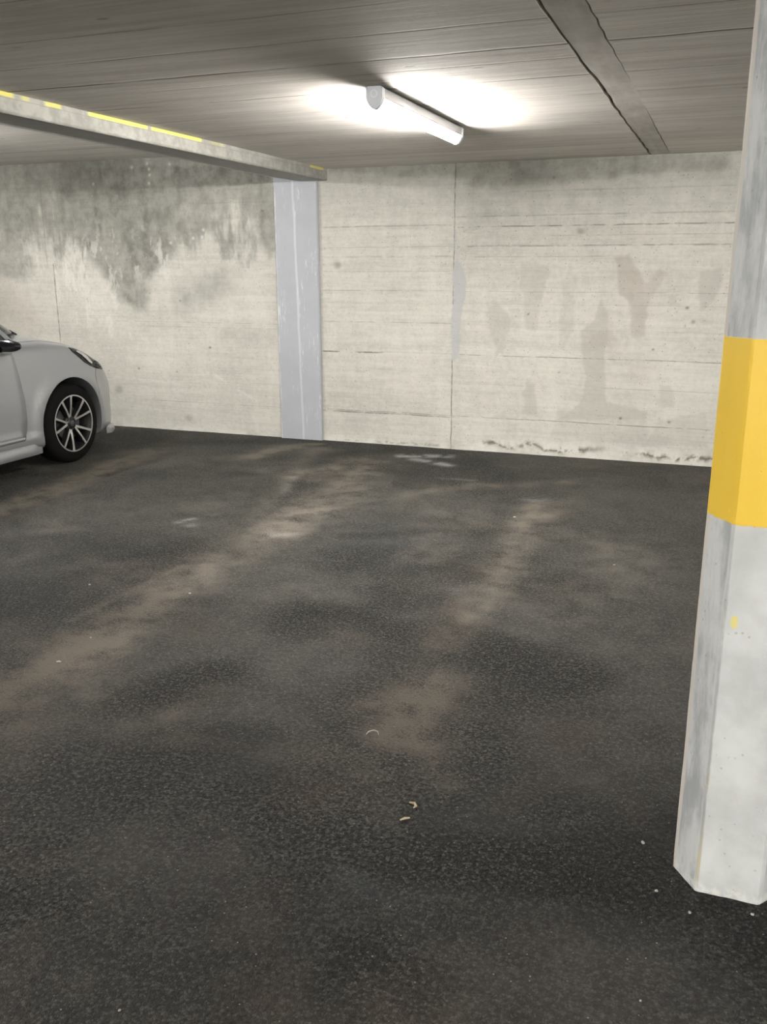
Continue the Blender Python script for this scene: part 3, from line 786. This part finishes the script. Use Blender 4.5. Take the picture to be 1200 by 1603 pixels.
def section(u, m=44):
    top, sh, wd, bot = ip(u, T_TOP), ip(u, T_SH), ip(u, T_W), ip(u, T_BOT)
    tumble = .085*min(1, u/.3)
    keys = [(0, bot), (wd*.5, bot), (wd-.07, bot), (wd-.015, bot+.035), (wd-.004, bot+.09), (wd-.002, .36), (wd, .50), (wd-.004, .62 if sh > .75 else (.5+sh)/2),
            (wd-.022, sh-.10 if sh > .80 else sh-.04), (wd-tumble*.6, sh-.025), (wd-tumble-.03, sh+.004), (wd-tumble-.14, sh+(top-sh)*.42), (wd*.45, sh+(top-sh)*.85), (0, top)]
    keys = sorted(keys, key=lambda k: 0) if False else keys
    P = [Vector(k) for k in keys]
    # fix key heights so they rise
    for i in range(3, 10):
        if P[i].y < P[i-1].y+.004: P[i].y = P[i-1].y+.004
    if P[9].y > sh: 
        s0, s1 = P[3].y, P[9].y
        for i in range(4, 10): P[i].y = s0+(P[i].y-s0)*(sh-s0)/(s1-s0)
    # resample with catmull-rom by chord length
    d = [0]
    for a, b in zip(P, P[1:]): d.append(d[-1]+(b-a).length)
    out = []
    X_ = list(zip(d, [p.x for p in P])); Y_ = list(zip(d, [p.y for p in P]))
    # parameter: fixed share per key span so that the columns line up along the body
    per = [1, 2, 2, 2, 4, 4, 4, 5, 4, 3, 5, 5, 4]
    for i, k in enumerate(per):
        for j in range(k):
            s_ = d[i]+(d[i+1]-d[i])*j/k; out.append([ip(s_, X_), ip(s_, Y_)])
    out.append([0, P[-1].y])
    for p in out:                       # wheel-arch flares, pinched doors
        for uw in (WU, WU2):
            r_ = math.hypot(u-uw, p[1]-WZ)
            if p[0] > .5: p[0] += .026*math.exp(-((r_-.395)/.050)**2)*(1-min(1, max(0, (p[1]-.60)/.17)))*min(1, (p[0]-.5)/.15)
        if p[0] > .6 and p[1] < sh-.05:
            p[0] -= .018*math.exp(-((u-2.05)/.55)**2)*math.exp(-((p[1]-.48)/.16)**2)
        if p[1] < .30 and 1.2 < u < 3.0: p[0] += .012
    return out
stations = sorted(set([0, .008, .02, .035, .055, .08, .11, .145, .185, .23, .28] + [.28+.035*i for i in range(1, 30)] + [1.295+.06*i for i in range(1, 30)] + [3.03+.04*i for i in range(0, 19)] + [3.78, 3.82, 3.86, 3.89, 3.915, 3.93, 3.94]))
bm = bmesh.new(); rings = []
for u in stations:
    s_ = section(u); full = [(-a, b) for a, b in s_[::-1]][0:-1] + [(a, b) for a, b in s_]
    full = [(a, b) for a, b in full][:-1]       # drop doubled top centre
    rings.append([bm.verts.new((a, -u, b)) for a, b in full])
n = len(rings[0])
for A, B in zip(rings, rings[1:]):
    for k in range(n): bm.faces.new((A[k], A[(k+1) % n], B[(k+1) % n], B[k]))
bm.faces.new(rings[0]); bm.faces.new(rings[-1][::-1])
bmesh.ops.remove_doubles(bm, verts=bm.verts[:], dist=1e-5)
solid = link('body', bm_mesh('body', bm), M_PAINT)
cut = bmesh.new()
for uw in (WU, WU2):
    for sg in (-1, 1):
        c = bmesh.ops.create_cone(cut, cap_ends=True, segments=72, radius1=.358, radius2=.358, depth=.42)
        bmesh.ops.rotate(cut, verts=c['verts'], cent=(0, 0, 0), matrix=Matrix.Rotation(R(90), 3, 'Y'))
        bmesh.ops.translate(cut, verts=c['verts'], vec=(sg*.80, -uw, WZ+.005))
        # open the well downwards
        vs = box_bm(cut, (sg*.80-.21, -uw-.356, -.1), (sg*.80+.21, -uw+.356, .30)) if False else None
cutter = link('cutter', bm_mesh('cutter', cut))
md = solid.modifiers.new('b', 'BOOLEAN'); md.object = cutter; md.operation = 'DIFFERENCE'; md.solver = 'EXACT'
bpy.context.view_layer.update()
dg = bpy.context.evaluated_depsgraph_get()
bme = bpy.data.meshes.new_from_object(solid.evaluated_get(dg))
bme.name = 'body'
bpy.data.objects.remove(cutter); solid.modifiers.clear(); old = solid.data; solid.data = bme
bme.polygons.foreach_set('use_smooth', [True]*len(bme.polygons)); bme.set_sharp_from_angle(angle=R(32))
# wheel wells are black
bme.materials.clear(); bme.materials.append(M_PAINT); bme.materials.append(M_BLACK)
for p in bme.polygons:
    c = p.center
    for uw in (WU, WU2):
        if math.hypot(-c.y-uw, c.z-WZ-.005) < .3575 and abs(c.x) < .88: p.material_index = 1
    if c.z < .2 and abs(p.normal.z) > .8: p.material_index = 1
car = empty('hatchback_car', (XC, YN, 0))
tag(car, 'silver hatchback car parked nose to the back wall, with black and silver alloy wheels', 'car')
solid.parent = car
bvh = BVHTree.FromPolygons([v.co[:] for v in bme.vertices], [p.vertices[:] for p in bme.polygons])
CO = Vector((-XC, -YN, EYE))           # viewpoint in car coordinates
def hit_px(px, py, off=.0):
    h = bvh.ray_cast(CO, ray(px, py))
    if h[0] is None: return None
    return h[0]+h[1]*off
def side_pt(u, z, off=.002, sg=1):
    h = bvh.ray_cast(Vector((sg*2, -u, z)), Vector((-sg, 0, 0)))
    if h[0] is None: return Vector((sg*.86, -u, z))
    return h[0]+h[1]*off
def patch(name, poly, mat, parent, off=.004, sg=1, n=14, down=False, thick=.006):
    """curved panel laid over the body: poly of (u, z) side-view points (or (u, v) when down), grid filled"""
    us = [p[0] for p in poly]; zs = [p[1] for p in poly]
    bm = bmesh.new()
    vs = [bm.verts.new((p[0], p[1], 0)) for p in poly]; f = bm.faces.new(vs)
    for k in range(1, n):
        u_ = min(us)+(max(us)-min(us))*k/n
        bmesh.ops.bisect_plane(bm, geom=bm.verts[:]+bm.edges[:]+bm.faces[:], plane_co=(u_, 0, 0), plane_no=(1, 0, 0))
        z_ = min(zs)+(max(zs)-min(zs))*k/n
        bmesh.ops.bisect_plane(bm, geom=bm.verts[:]+bm.edges[:]+bm.faces[:], plane_co=(0, z_, 0), plane_no=(0, 1, 0))
    bmesh.ops.triangulate(bm, faces=bm.faces[:])
    for v in bm.verts:
        if down:
            h = bvh.ray_cast(Vector((v.co.y*sg, -v.co.x, 2)), Vector((0, 0, -1)))
            v.co = (h[0]+h[1]*off) if h[0] else Vector((v.co.y*sg, -v.co.x, .9))
        else: v.co = side_pt(v.co.x, v.co.y, off, sg)
    bmesh.ops.recalc_face_normals(bm, faces=bm.faces)
    if bm.faces and sum(f_.normal.x*sg if not down else f_.normal.z for f_ in bm.faces) < 0: bmesh.ops.reverse_faces(bm, faces=bm.faces)
    me = bpy.data.meshes.new(name); bm.to_mesh(me); bm.free()
    me.polygons.foreach_set('use_smooth', [True]*len(me.polygons))
    o = link(name, me, mat, parent)
    md = o.modifiers.new('s', 'SOLIDIFY'); md.thickness = thick; md.offset = -1
    return o
def seam(name, pts, parent, sg=1, r_=.0028, mat=None, off=-.0005, down=False):
    P = []
    for i in range(len(pts)-1):
        for k in range(6):
            t_ = k/6; P.append((pts[i][0]*(1-t_)+pts[i+1][0]*t_, pts[i][1]*(1-t_)+pts[i+1][1]*t_))
    P.append(pts[-1])
    Q = []
    for a, b in P:
        if down:
            h = bvh.ray_cast(Vector((b*sg, -a, 2)), Vector((0, 0, -1)))
            if h[0]: Q.append(h[0]+h[1]*off)
        else: Q.append(side_pt(a, b, off, sg))
    return link(name, bm_mesh(name, tube(Q, r_, 6), 60), mat or M_SEAM, parent)

# doors (front door first), side skirts, seams, on both sides
for sg in (1, -1):
    fd = [(1.335, .905), (1.32, .80), (1.30, .66), (1.285, .55), (1.285, .42), (1.30, .33), (1.335, .27), (2.36, .265), (2.38, .6), (2.37, .935), (1.9, .93)]
    d = patch('front_door', fd, M_PAINT, car, .003, sg)
    seam('door_gap', fd+[fd[0]], d, sg)
    hd = patch('door_handle', [(2.05, .80), (2.05, .825), (2.25, .83), (2.25, .805)], M_PAINT, d, .03, sg, 4, thick=.02)
    rd = [(2.40, .265), (2.42, .6), (2.41, .935), (3.0, .95), (3.15, .9), (3.10, .78), (2.98, .60), (2.93, .42), (2.90, .265)]
    d = patch('rear_door', rd, M_PAINT, car, .003, sg)
    seam('door_gap', rd+[rd[0]], d, sg)
    # side skirt: a shelf along the sill
    prof = []
    bm = bmesh.new(); rg = []
    for i in range(25):
        u_ = 1.16+1.80*i/24; f_ = min(1, i/1.5, (24-i)/1.5)
        w_ = ip(u_, T_W)-.004
        pts = [(w_-.05, .145), (w_+.018*f_, .145), (w_+.026*f_, .16), (w_+.026*f_, .195), (w_+.012, .225), (w_-.02, .245), (w_-.05, .245)]
        rg.append([bm.verts.new((sg*a, -u_, b)) for a, b in pts])
    for A, B in zip(rg, rg[1:]):
        for k in range(7): bm.faces.new((A[k], A[(k+1) % 7], B[(k+1) % 7], B[k]))
    bm.faces.new(rg[0]); bm.faces.new(rg[-1][::-1])
    link('side_skirt', bm_mesh('side_skirt', bm, 35), M_PAINT, car)
    # bumper-to-wing joint and bonnet edge
    seam('panel_gap', [(.46, .50), (.455, .60), (.44, .66), (.40, .72)], car, sg, .002)
    seam('panel_gap', [(.35, .66), (.5, .70), (.8, .735), (1.05, .75), (1.22, .745)], car, sg, .0022, down=True)

# wheels
def make_wheel(sg):
    w_ = empty('wheel')
    hw = .102
    prof = [(.222, -hw), (.245, -hw-.004), (.275, -hw-.002), (.296, -hw+.012), (.307, -hw+.028), (.312, -hw+.045), (.312, -.035), (.307, -.032), (.307, -.026), (.312, -.023), (.312, -.004), (.306, 0), (.312, .004), (.312, .023), (.307, .026), (.307, .032), (.312, .035),
            (.312, hw-.045), (.307, hw-.028), (.296, hw-.012), (.275, hw+.002), (.245, hw+.004), (.222, hw), (.215, hw-.02), (.215, -hw+.02)]
    link('tyre', bm_mesh('tyre', lathe(prof, 'X', 72, True), 40), M_RUB, w_)
    o = hw-.004
    rim = [(.224, o), (.226, o+.005), (.217, o+.006), (.212, o-.004), (.200, o-.02), (.196, -o), (.215, -o), (.218, o-.03)]
    link('rim', bm_mesh('rim', lathe([(a, b) for a, b in rim], 'X', 72, True), 40), M_RIMD, w_)
    lip = [(.224, o+.004), (.2245, o+.0075), (.2145, o+.0075), (.214, o+.004)]
    link('rim_lip', bm_mesh('rim_lip', lathe(lip, 'X', 72, True), 40), M_ALLOY, w_)
    back = lathe([(0, o-.075), (.205, o-.075), (.205, o-.085), (0, o-.085)], 'X', 48)
    link('wheel_back', bm_mesh('wheel_back', back, 40), M_BLACK, w_)
    dsc = lathe([(.0, o-.055), (.135, o-.055), (.135, o-.07), (0, o-.07)], 'X', 48)
    link('brake_disc', bm_mesh('brake_disc', dsc, 40), M_DISC, w_)
    hub = lathe([(0, o-.012), (.030, o-.012), (.036, o-.016), (.062, o-.030), (.066, o-.06), (0, o-.06)], 'X', 40)
    link('hub', bm_mesh('hub', hub, 30), M_RIMD, w_)
    cap = lathe([(0, o-.006), (.018, o-.007), (.024, o-.010), (.025, o-.02), (0, o-.02)], 'X', 32)
    link('hub_cap', bm_mesh('hub_cap', cap, 30), M_DISC, w_)
    for k in range(5):
        a0 = R(105+72*k)
        nut = lathe([(0, o-.018), (.007, o-.018), (.008, o-.03), (0, o-.03)], 'X', 6)
        bmesh.ops.translate(nut, verts=nut.verts[:], vec=(0, math.cos(a0+R(36))*.046, math.sin(a0+R(36))*.046))
        link('wheel_nut', bm_mesh('wheel_nut', nut), M_DISC, w_)
        for s_, da0, da1, wd_ in ((1, 5, 15.5, 1.25), (-1, -5, -15.5, 1.1)):
            # black web with a bright machined face on top
            A0 = a0+R(da0*1.1); A1 = a0+R(da1)
            p0 = Vector((0, math.cos(A0), math.sin(A0)))*.050; p1 = Vector((0, math.cos(A1), math.sin(A1)))*.219
            dr = (p1-p0).normalized(); nr = Vector((1, 0, 0)).cross(dr)
            for nm, mt, w0, w1, x0, x1, x0b, x1b in (('spoke_web', M_RIMD, .017, .016, o-.020, o-.001, o-.05, o-.045), ('spoke', M_ALLOY, .0085*wd_, .0095*wd_, o-.017, o+.003, o-.021, o-.002)):
                bm = bmesh.new(); q = []
                for p, ww, xt, xb in ((p0, w0, x0, x0b), (p0.lerp(p1, .5), (w0+w1)/2*.85, (x0+x1)/2+.003, (x0b+x1b)/2), (p1, w1, x1, x1b)):
                    q.append([bm.verts.new(p+nr*(k2*ww)+Vector((xx, 0, 0))) for k2, xx in ((-1, xb), (-.8, xt), (.8, xt), (1, xb))])
                for A, B in zip(q, q[1:]):
                    for k2 in range(4): bm.faces.new((A[k2], A[(k2+1) % 4], B[(k2+1) % 4], B[k2]))
                bm.faces.new(q[0]); bm.faces.new(q[-1][::-1])
                link(nm, bm_mesh(nm, bm), mt, w_)
    return w_
wh = make_wheel(1); wh.parent = car; wh.location = (.755, -WU, WZ)
for (x, u_, rz) in ((-.755, WU, 180), (.755, WU2, 0), (-.755, WU2, 180)):
    c = copy_tree(wh, car); c.location = (x, -u_, WZ); c.rotation_euler.z = R(rz)
# inner arch darkness: axle beam / underbody so that one cannot look through under the car
box('underbody', (-.60, -3.6, .15), (.60, -.35, .24), M_BLACK, car, .01)

# greenhouse -------------------------------------------------------
def gh(s_, t_):
    """s: 0 front centre .. 1 rear centre along the right side; t: 0 belt .. 1 roof edge"""
    # plan outline (superellipse), front part raked
    a = math.pi*s_
    cx, sx = math.cos(a), math.sin(a)
    uf0, ur0, w0 = .87, 3.78, .785; uf1, ur1, w1 = 1.66, 3.40, .60
    tp = max(t_, 0.0)
    uf = uf0+(uf1-uf0)*tp**1.22; ur = ur0+(ur1-ur0)*t_; w_ = w0+(w1-w0)*tp**1.15
    ex = .42
    c_ = math.copysign(abs(cx)**ex, cx); s2 = abs(sx)**.30
    um = (uf+ur)/2; hl = (ur-uf)/2
    side_front = .30*(1-abs(c_)**0)    # corners
    u_ = um-hl*c_; v_ = w_*s2
    # windscreen bows forwards in the middle, corners further back
    if cx > 0: u_ += .22*(v_/w_)**3*(1-.35*t_)
    z = .975+(1.43-.975)*t_ + .02*(1-t_)*(1-(v_/w_)**2)
    return Vector((v_, -u_, z))
def gh_patch(name, s0, s1, t0, t1, mat, off=0, sg=1, ns=14, nt=8, thick=.008, shape=None):
    bm = bmesh.new(); g = []
    for i in range(ns+1):
        row = []
        for j in range(nt+1):
            s_ = s0+(s1-s0)*i/ns; t_ = t0+(t1-t0)*j/nt
            if shape: s_, t_ = shape(i/ns, j/nt)
            e_ = 1e-3; p = gh(s_, t_)
            nn = (gh(min(s_+e_, 1), t_)-gh(max(s_-e_, 0), t_)).cross(gh(s_, t_+e_)-gh(s_, t_-e_ if t_ > e_ else t_))
            if nn.length > 0: nn.normalize()
            if nn.x*p.x+(nn.y)*(p.y+2.5) < 0: nn = -nn
            p = p+nn*off; row.append(bm.verts.new((p.x*sg, p.y, p.z)))
        g.append(row)
    for i in range(ns):
        for j in range(nt): bm.faces.new((g[i][j], g[i+1][j], g[i+1][j+1], g[i][j+1]))
    bmesh.ops.remove_doubles(bm, verts=bm.verts[:], dist=1e-5)
    bmesh.ops.recalc_face_normals(bm, faces=bm.faces)
    if sum(f_.normal.dot(f_.calc_center_median()-Vector((0, -2.4, 1.0))) for f_ in bm.faces) < 0: bmesh.ops.reverse_faces(bm, faces=bm.faces)
    me = bpy.data.meshes.new(name); bm.to_mesh(me); bm.free(); me.polygons.foreach_set('use_smooth', [True]*len(me.polygons))
    o = link(name, me, mat, car); md = o.modifiers.new('s', 'SOLIDIFY'); md.thickness = thick; md.offset = -1
    return o
def full_band(name, s0, s1, t0, t1, mat, off):      # mirrored strip crossing the centre line
    bm = bmesh.new(); ns, nt = 24, 8; g = []
    for i in range(-ns, ns+1):
        row = []
        for j in range(nt+1):
            s_ = s0+(s1-s0)*abs(i)/ns; t_ = t0+(t1-t0)*j/nt; p = gh(s_, t_); row.append(bm.verts.new((p.x*(1 if i >= 0 else -1), p.y, p.z+off)))
        g.append(row)
    for i in range(2*ns):
        for j in range(nt): bm.faces.new((g[i][j], g[i+1][j], g[i+1][j+1], g[i][j+1]))
    bmesh.ops.remove_doubles(bm, verts=bm.verts[:], dist=1e-5)
    me = bm_mesh(name, bm, 60); o = link(name, me, mat, car); md = o.modifiers.new('s', 'SOLIDIFY'); md.thickness = .006; md.offset = 0
    return o
SA, SB = .235, .262        # A-pillar band
full_band('windscreen', 0, SA, .1, 1, M_GLASS, 0)
full_band('rear_window', 1, .80, .15, 1, M_GLASS, 0)
full_band('tailgate', 1, .80, 0, .15, M_PAINT, 0)
for sg in (1, -1):
    gh_patch('windscreen_pillar', SA-.006, SB, 0, 1, M_PAINT, .004, sg)
    gh_patch('side_window', SB, .515, 0.02, 1, M_GLASS, 0, sg)
    gh_patch('door_pillar', .505, .535, 0, 1, M_GLOSS, .003, sg)
    gh_patch('side_window', .53, .70, 0.02, 1, M_GLASS, 0, sg)
    gh_patch('rear_pillar', .70, .81, 0, 1, M_PAINT, .003, sg)
    gh_patch('window_trim', SA+.01, .70, -.07, .03, M_GLOSS, .008, sg)
# roof
bm = bmesh.new(); rows = []
for k in range(0, 8):
    f_ = 1-k/7
    row = []
    for i in range(-30, 31):
        p = gh(abs(i)/30, 1.0); x = p.x*(1 if i >= 0 else -1)*f_; y = -2.62+(p.y+2.62)*f_
        row.append(bm.verts.new((x, y, 1.428+.062*(1-f_**2.2)+.003)))
    rows.append(row)
for A, B in zip(rows, rows[1:]):
    for k in range(60): bm.faces.new((A[k], A[k+1], B[k+1], B[k]))
bmesh.ops.remove_doubles(bm, verts=bm.verts[:], dist=1e-4)
o = link('roof', bm_mesh('roof', bm, 60), M_PAINT, car); md = o.modifiers.new('s', 'SOLIDIFY'); md.thickness = .012; md.offset = 0
# cowl and wipers behind the bonnet
bm = bmesh.new(); g = []
for i in range(-14, 15):
    x = i/14*.70; u_ = .885+.22*(abs(x)/.775)**3
    g.append([bm.verts.new((x, -u_-.02+dy, z)) for dy, z in ((.06, .98-.05*(x/.7)**2), (.05, 1.015-.05*(x/.7)**2), (-.08, 1.035-.05*(x/.7)**2), (-.08, .97))])
for A, B in zip(g, g[1:]):
    for k in range(4): bm.faces.new((A[k], A[(k+1) % 4], B[(k+1) % 4], B[k]))
bm.faces.new(g[0]); bm.faces.new(g[-1][::-1])
link('cowl_panel', bm_mesh('cowl_panel', bm, 40), M_BLACK, car)
for a, b in (((.56, -.99, 1.005), (.05, -1.04, 1.055)), ((.02, -.95, 1.04), (-.55, -1.02, 1.04))):
    A, B = Vector(a), Vector(b)
    link('wiper', bm_mesh('wiper', tube([A, A.lerp(B, .1)+Vector((0, 0, .022)), A.lerp(B, .5)+Vector((0, 0, .016)), B], [.012, .011, .007, .005], 8), 60), M_BLACK, car)
# door mirrors
for sg in (1, -1):
    bm = bmesh.new(); bmesh.ops.create_uvsphere(bm, u_segments=24, v_segments=14, radius=1)
    for v in bm.verts:
        x, y, z = v.co
        f_ = 1 if y > 0 else .35
        v.co = Vector((.105*math.copysign(abs(x)**.8, x), .065*y*f_, .042*math.copysign(abs(z)**.75, z)*(1-.18*x)))
    bmesh.ops.translate(bm, verts=bm.verts[:], vec=(.925, -1.48, .970))
    for v in bm.verts: v.co.x *= sg
    m = link('door_mirror', bm_mesh('door_mirror', bm, 50), M_GLOSS, car)
    bm = prism([(-1.46, .925), (-1.52, .925), (-1.51, .985), (-1.45, .985)], 0, .77, .87)
    for v in bm.verts: v.co.x *= sg
    link('mirror_stalk', bm_mesh('mirror_stalk', bm), M_GLOSS, m)
# headlights: wrap-round units at the front corners
HL = [(.72, .895), (.70, .862), (.63, .812), (.57, .768), (.50, .735), (.40, .70), (.30, .68), (.28, .71), (.36, .755), (.46, .81), (.58, .862), (.65, .885)]
for sg in (1, -1):
    h_ = patch('headlight', HL, M_GLOSS, car, .003, sg, 14)
    patch('headlight_lens', [(.60, .858), (.50, .80), (.42, .745), (.34, .705), (.30, .70), (.36, .745), (.46, .80), (.55, .845)], M_LENS, h_, .006, sg, 10)
    patch('running_light', [(.655, .856), (.60, .830), (.555, .795), (.515, .762), (.475, .742), (.45, .748), (.475, .775), (.515, .812), (.56, .842), (.62, .866)], M_CHR, h_, .010, sg, 10)
# front grille, lower lip, tail lights, fuel of detail seen only from other sides
bm = bmesh.new(); box_bm(bm, (-.46, -.10, .22), (.46, .006, .42)); bmesh.ops.bevel(bm, geom=bm.edges[:], offset=.03, segments=3, affect='EDGES')
gr = link('grille', bm_mesh('grille', bm, 40), M_BLACK, car)
for k in range(5):
    z = .25+.035*k; box('grille_bar', (-.42, .0, z), (.42, .010, z+.008), M_GLOSS, gr)
bm = bmesh.new(); g = []
for i in range(-20, 21):
    a = i/20; x = .80*math.copysign(abs(a)**.9, a)
    u_ = [k for k in [j/200 for j in range(0, 120)] if ip(k, T_W) >= abs(x)][0] if abs(x) < .855 else .6
    g.append([bm.verts.new((x*1.0+(.02 if x > .5 else -.02 if x < -.5 else 0)*abs(a), -u_+d_, z)) for d_, z in ((-.06, .155), (.008, .150), (.016, .160), (.004, .19), (-.06, .21))])
for A, B in zip(g, g[1:]):
    for k in range(5): bm.faces.new((A[k], A[(k+1) % 5], B[(k+1) % 5], B[k]))
bm.faces.new(g[0]); bm.faces.new(g[-1][::-1])
link('bumper_lip', bm_mesh('bumper_lip', bm, 40), M_PAINT, car)
for sg in (1, -1):
    patch('tail_light', [(3.62, .80), (3.62, .90), (3.80, .90), (3.86, .84), (3.84, .78)], M_RED, car, .006, sg, 8)

# ------------------------------------------------------------------ LITTER AND CHIPS ON THE ASPHALT
M_STONE = mat_band('pale_stone_chip', (.34, .33, .29), (.52, .50, .46))
M_TAN = mat_band('dry_leaf_scrap', (.35, .29, .18), (.5, .43, .28))
def chip(name, px, py, sx, sy, sz, rz, mat, lab, cat, group=None):
    bm = bmesh.new(); bmesh.ops.create_icosphere(bm, subdivisions=2, radius=1)
    rr = random.Random(px*7+py)
    for v in bm.verts:
        k = 1+rr.uniform(-.22, .22); v.co = Vector((v.co.x*sx*k, v.co.y*sy*k, v.co.z*sz*k+sz*.75))*.72
    o = link(name, bm_mesh(name, bm, 35), mat)
    x, y = at_floor(px, py); o.location = (x, y, .001); o.rotation_euler.z = R(rz)
    return tag(o, lab, cat, group)
chip('stone_chip', 92, 1037, .014, .008, .005, 20, M_STONE, 'larger white chip on the left dusty tyre track', 'stone')
chip('stone_chip', 142, 999, .007, .005, .004, 0, M_STONE, 'small pale stone on the left dusty tyre track, just beyond the larger chip', 'stone')
chip('stone_chip', 140, 916, .008, .005, .004, 40, M_STONE, 'lone white stone on dark asphalt left of the dusty track', 'stone')
chip('stone_chip', 297, 930, .009, .007, .005, 0, M_STONE, 'white stone in the middle of the left dusty tyre track', 'stone')
chip('stone_chip', 961, 885, .009, .006, .004, 10, M_STONE, 'white stone on bare asphalt between right track and pillar', 'stone')
chip('stone_chip', 1006, 1321, .006, .008, .006, 30, M_STONE, 'bright white stone beside the foot of the pillar', 'stone')
chip('stone_chip', 1027, 1396, .006, .005, .004, 30, M_STONE, 'pale stone just in front of the pillar foot, left side', 'stone')
chip('stone_chip', 1079, 1430, .006, .005, .004, 60, M_STONE, 'pale stone in front of the pillar, below its front left corner', 'stone')
chip('stone_chip', 1177, 1433, .006, .005, .004, 0, M_STONE, 'pale stone in front of the pillar at the right edge of the view', 'stone')
chip('stone_chip', 187, 1583, .005, .003, .003, 60, M_STONE, 'tiny white stone nearest the viewer at the lower left', 'stone')
chip('stone_chip', 1002, 1568, .004, .003, .003, 60, M_STONE, 'tiny white stone nearest the viewer at the lower right', 'stone')
chip('stone_chip', 805, 810, .012, .008, .004, 0, M_STONE, 'white stone at the far end of the right tyre track', 'stone')
def scrap(name, px, py, pts, r_, mat, lab, cat):
    P = [Vector((a, b, c)) for a, b, c in pts]
    o = link(name, bm_mesh(name, tube(P, r_, 8), 60), mat); x, y = at_floor(px, py); o.location = (x, y, .002)
    return tag(o, lab, cat)
scrap('plastic_strip', 585, 1150, [(-.022, -.016, .003), (-.020, .004, .004), (-.006, .014, .006), (.010, .010, .006), (.018, -.004, .003)], [.001, .002, .0024, .002, .001], M_STONE, 'curled whitish strip lying on the tan dust patch', 'litter')
scrap('twig', 634, 1284, [(-.012, -.010, .002), (-.002, .0, .004), (.010, .010, .002)], [.002, .0035, .002], M_TAN, 'short tan twig on asphalt below the curled strip', 'litter')
scrap('dry_leaf_scrap', 645, 1262, [(-.012, .010, .002), (.004, .008, .004), (.012, -.002, .003), (.008, -.012, .002)], [.002, .004, .004, .002], M_TAN, 'bent tan leaf scrap just beyond the short twig', 'litter')
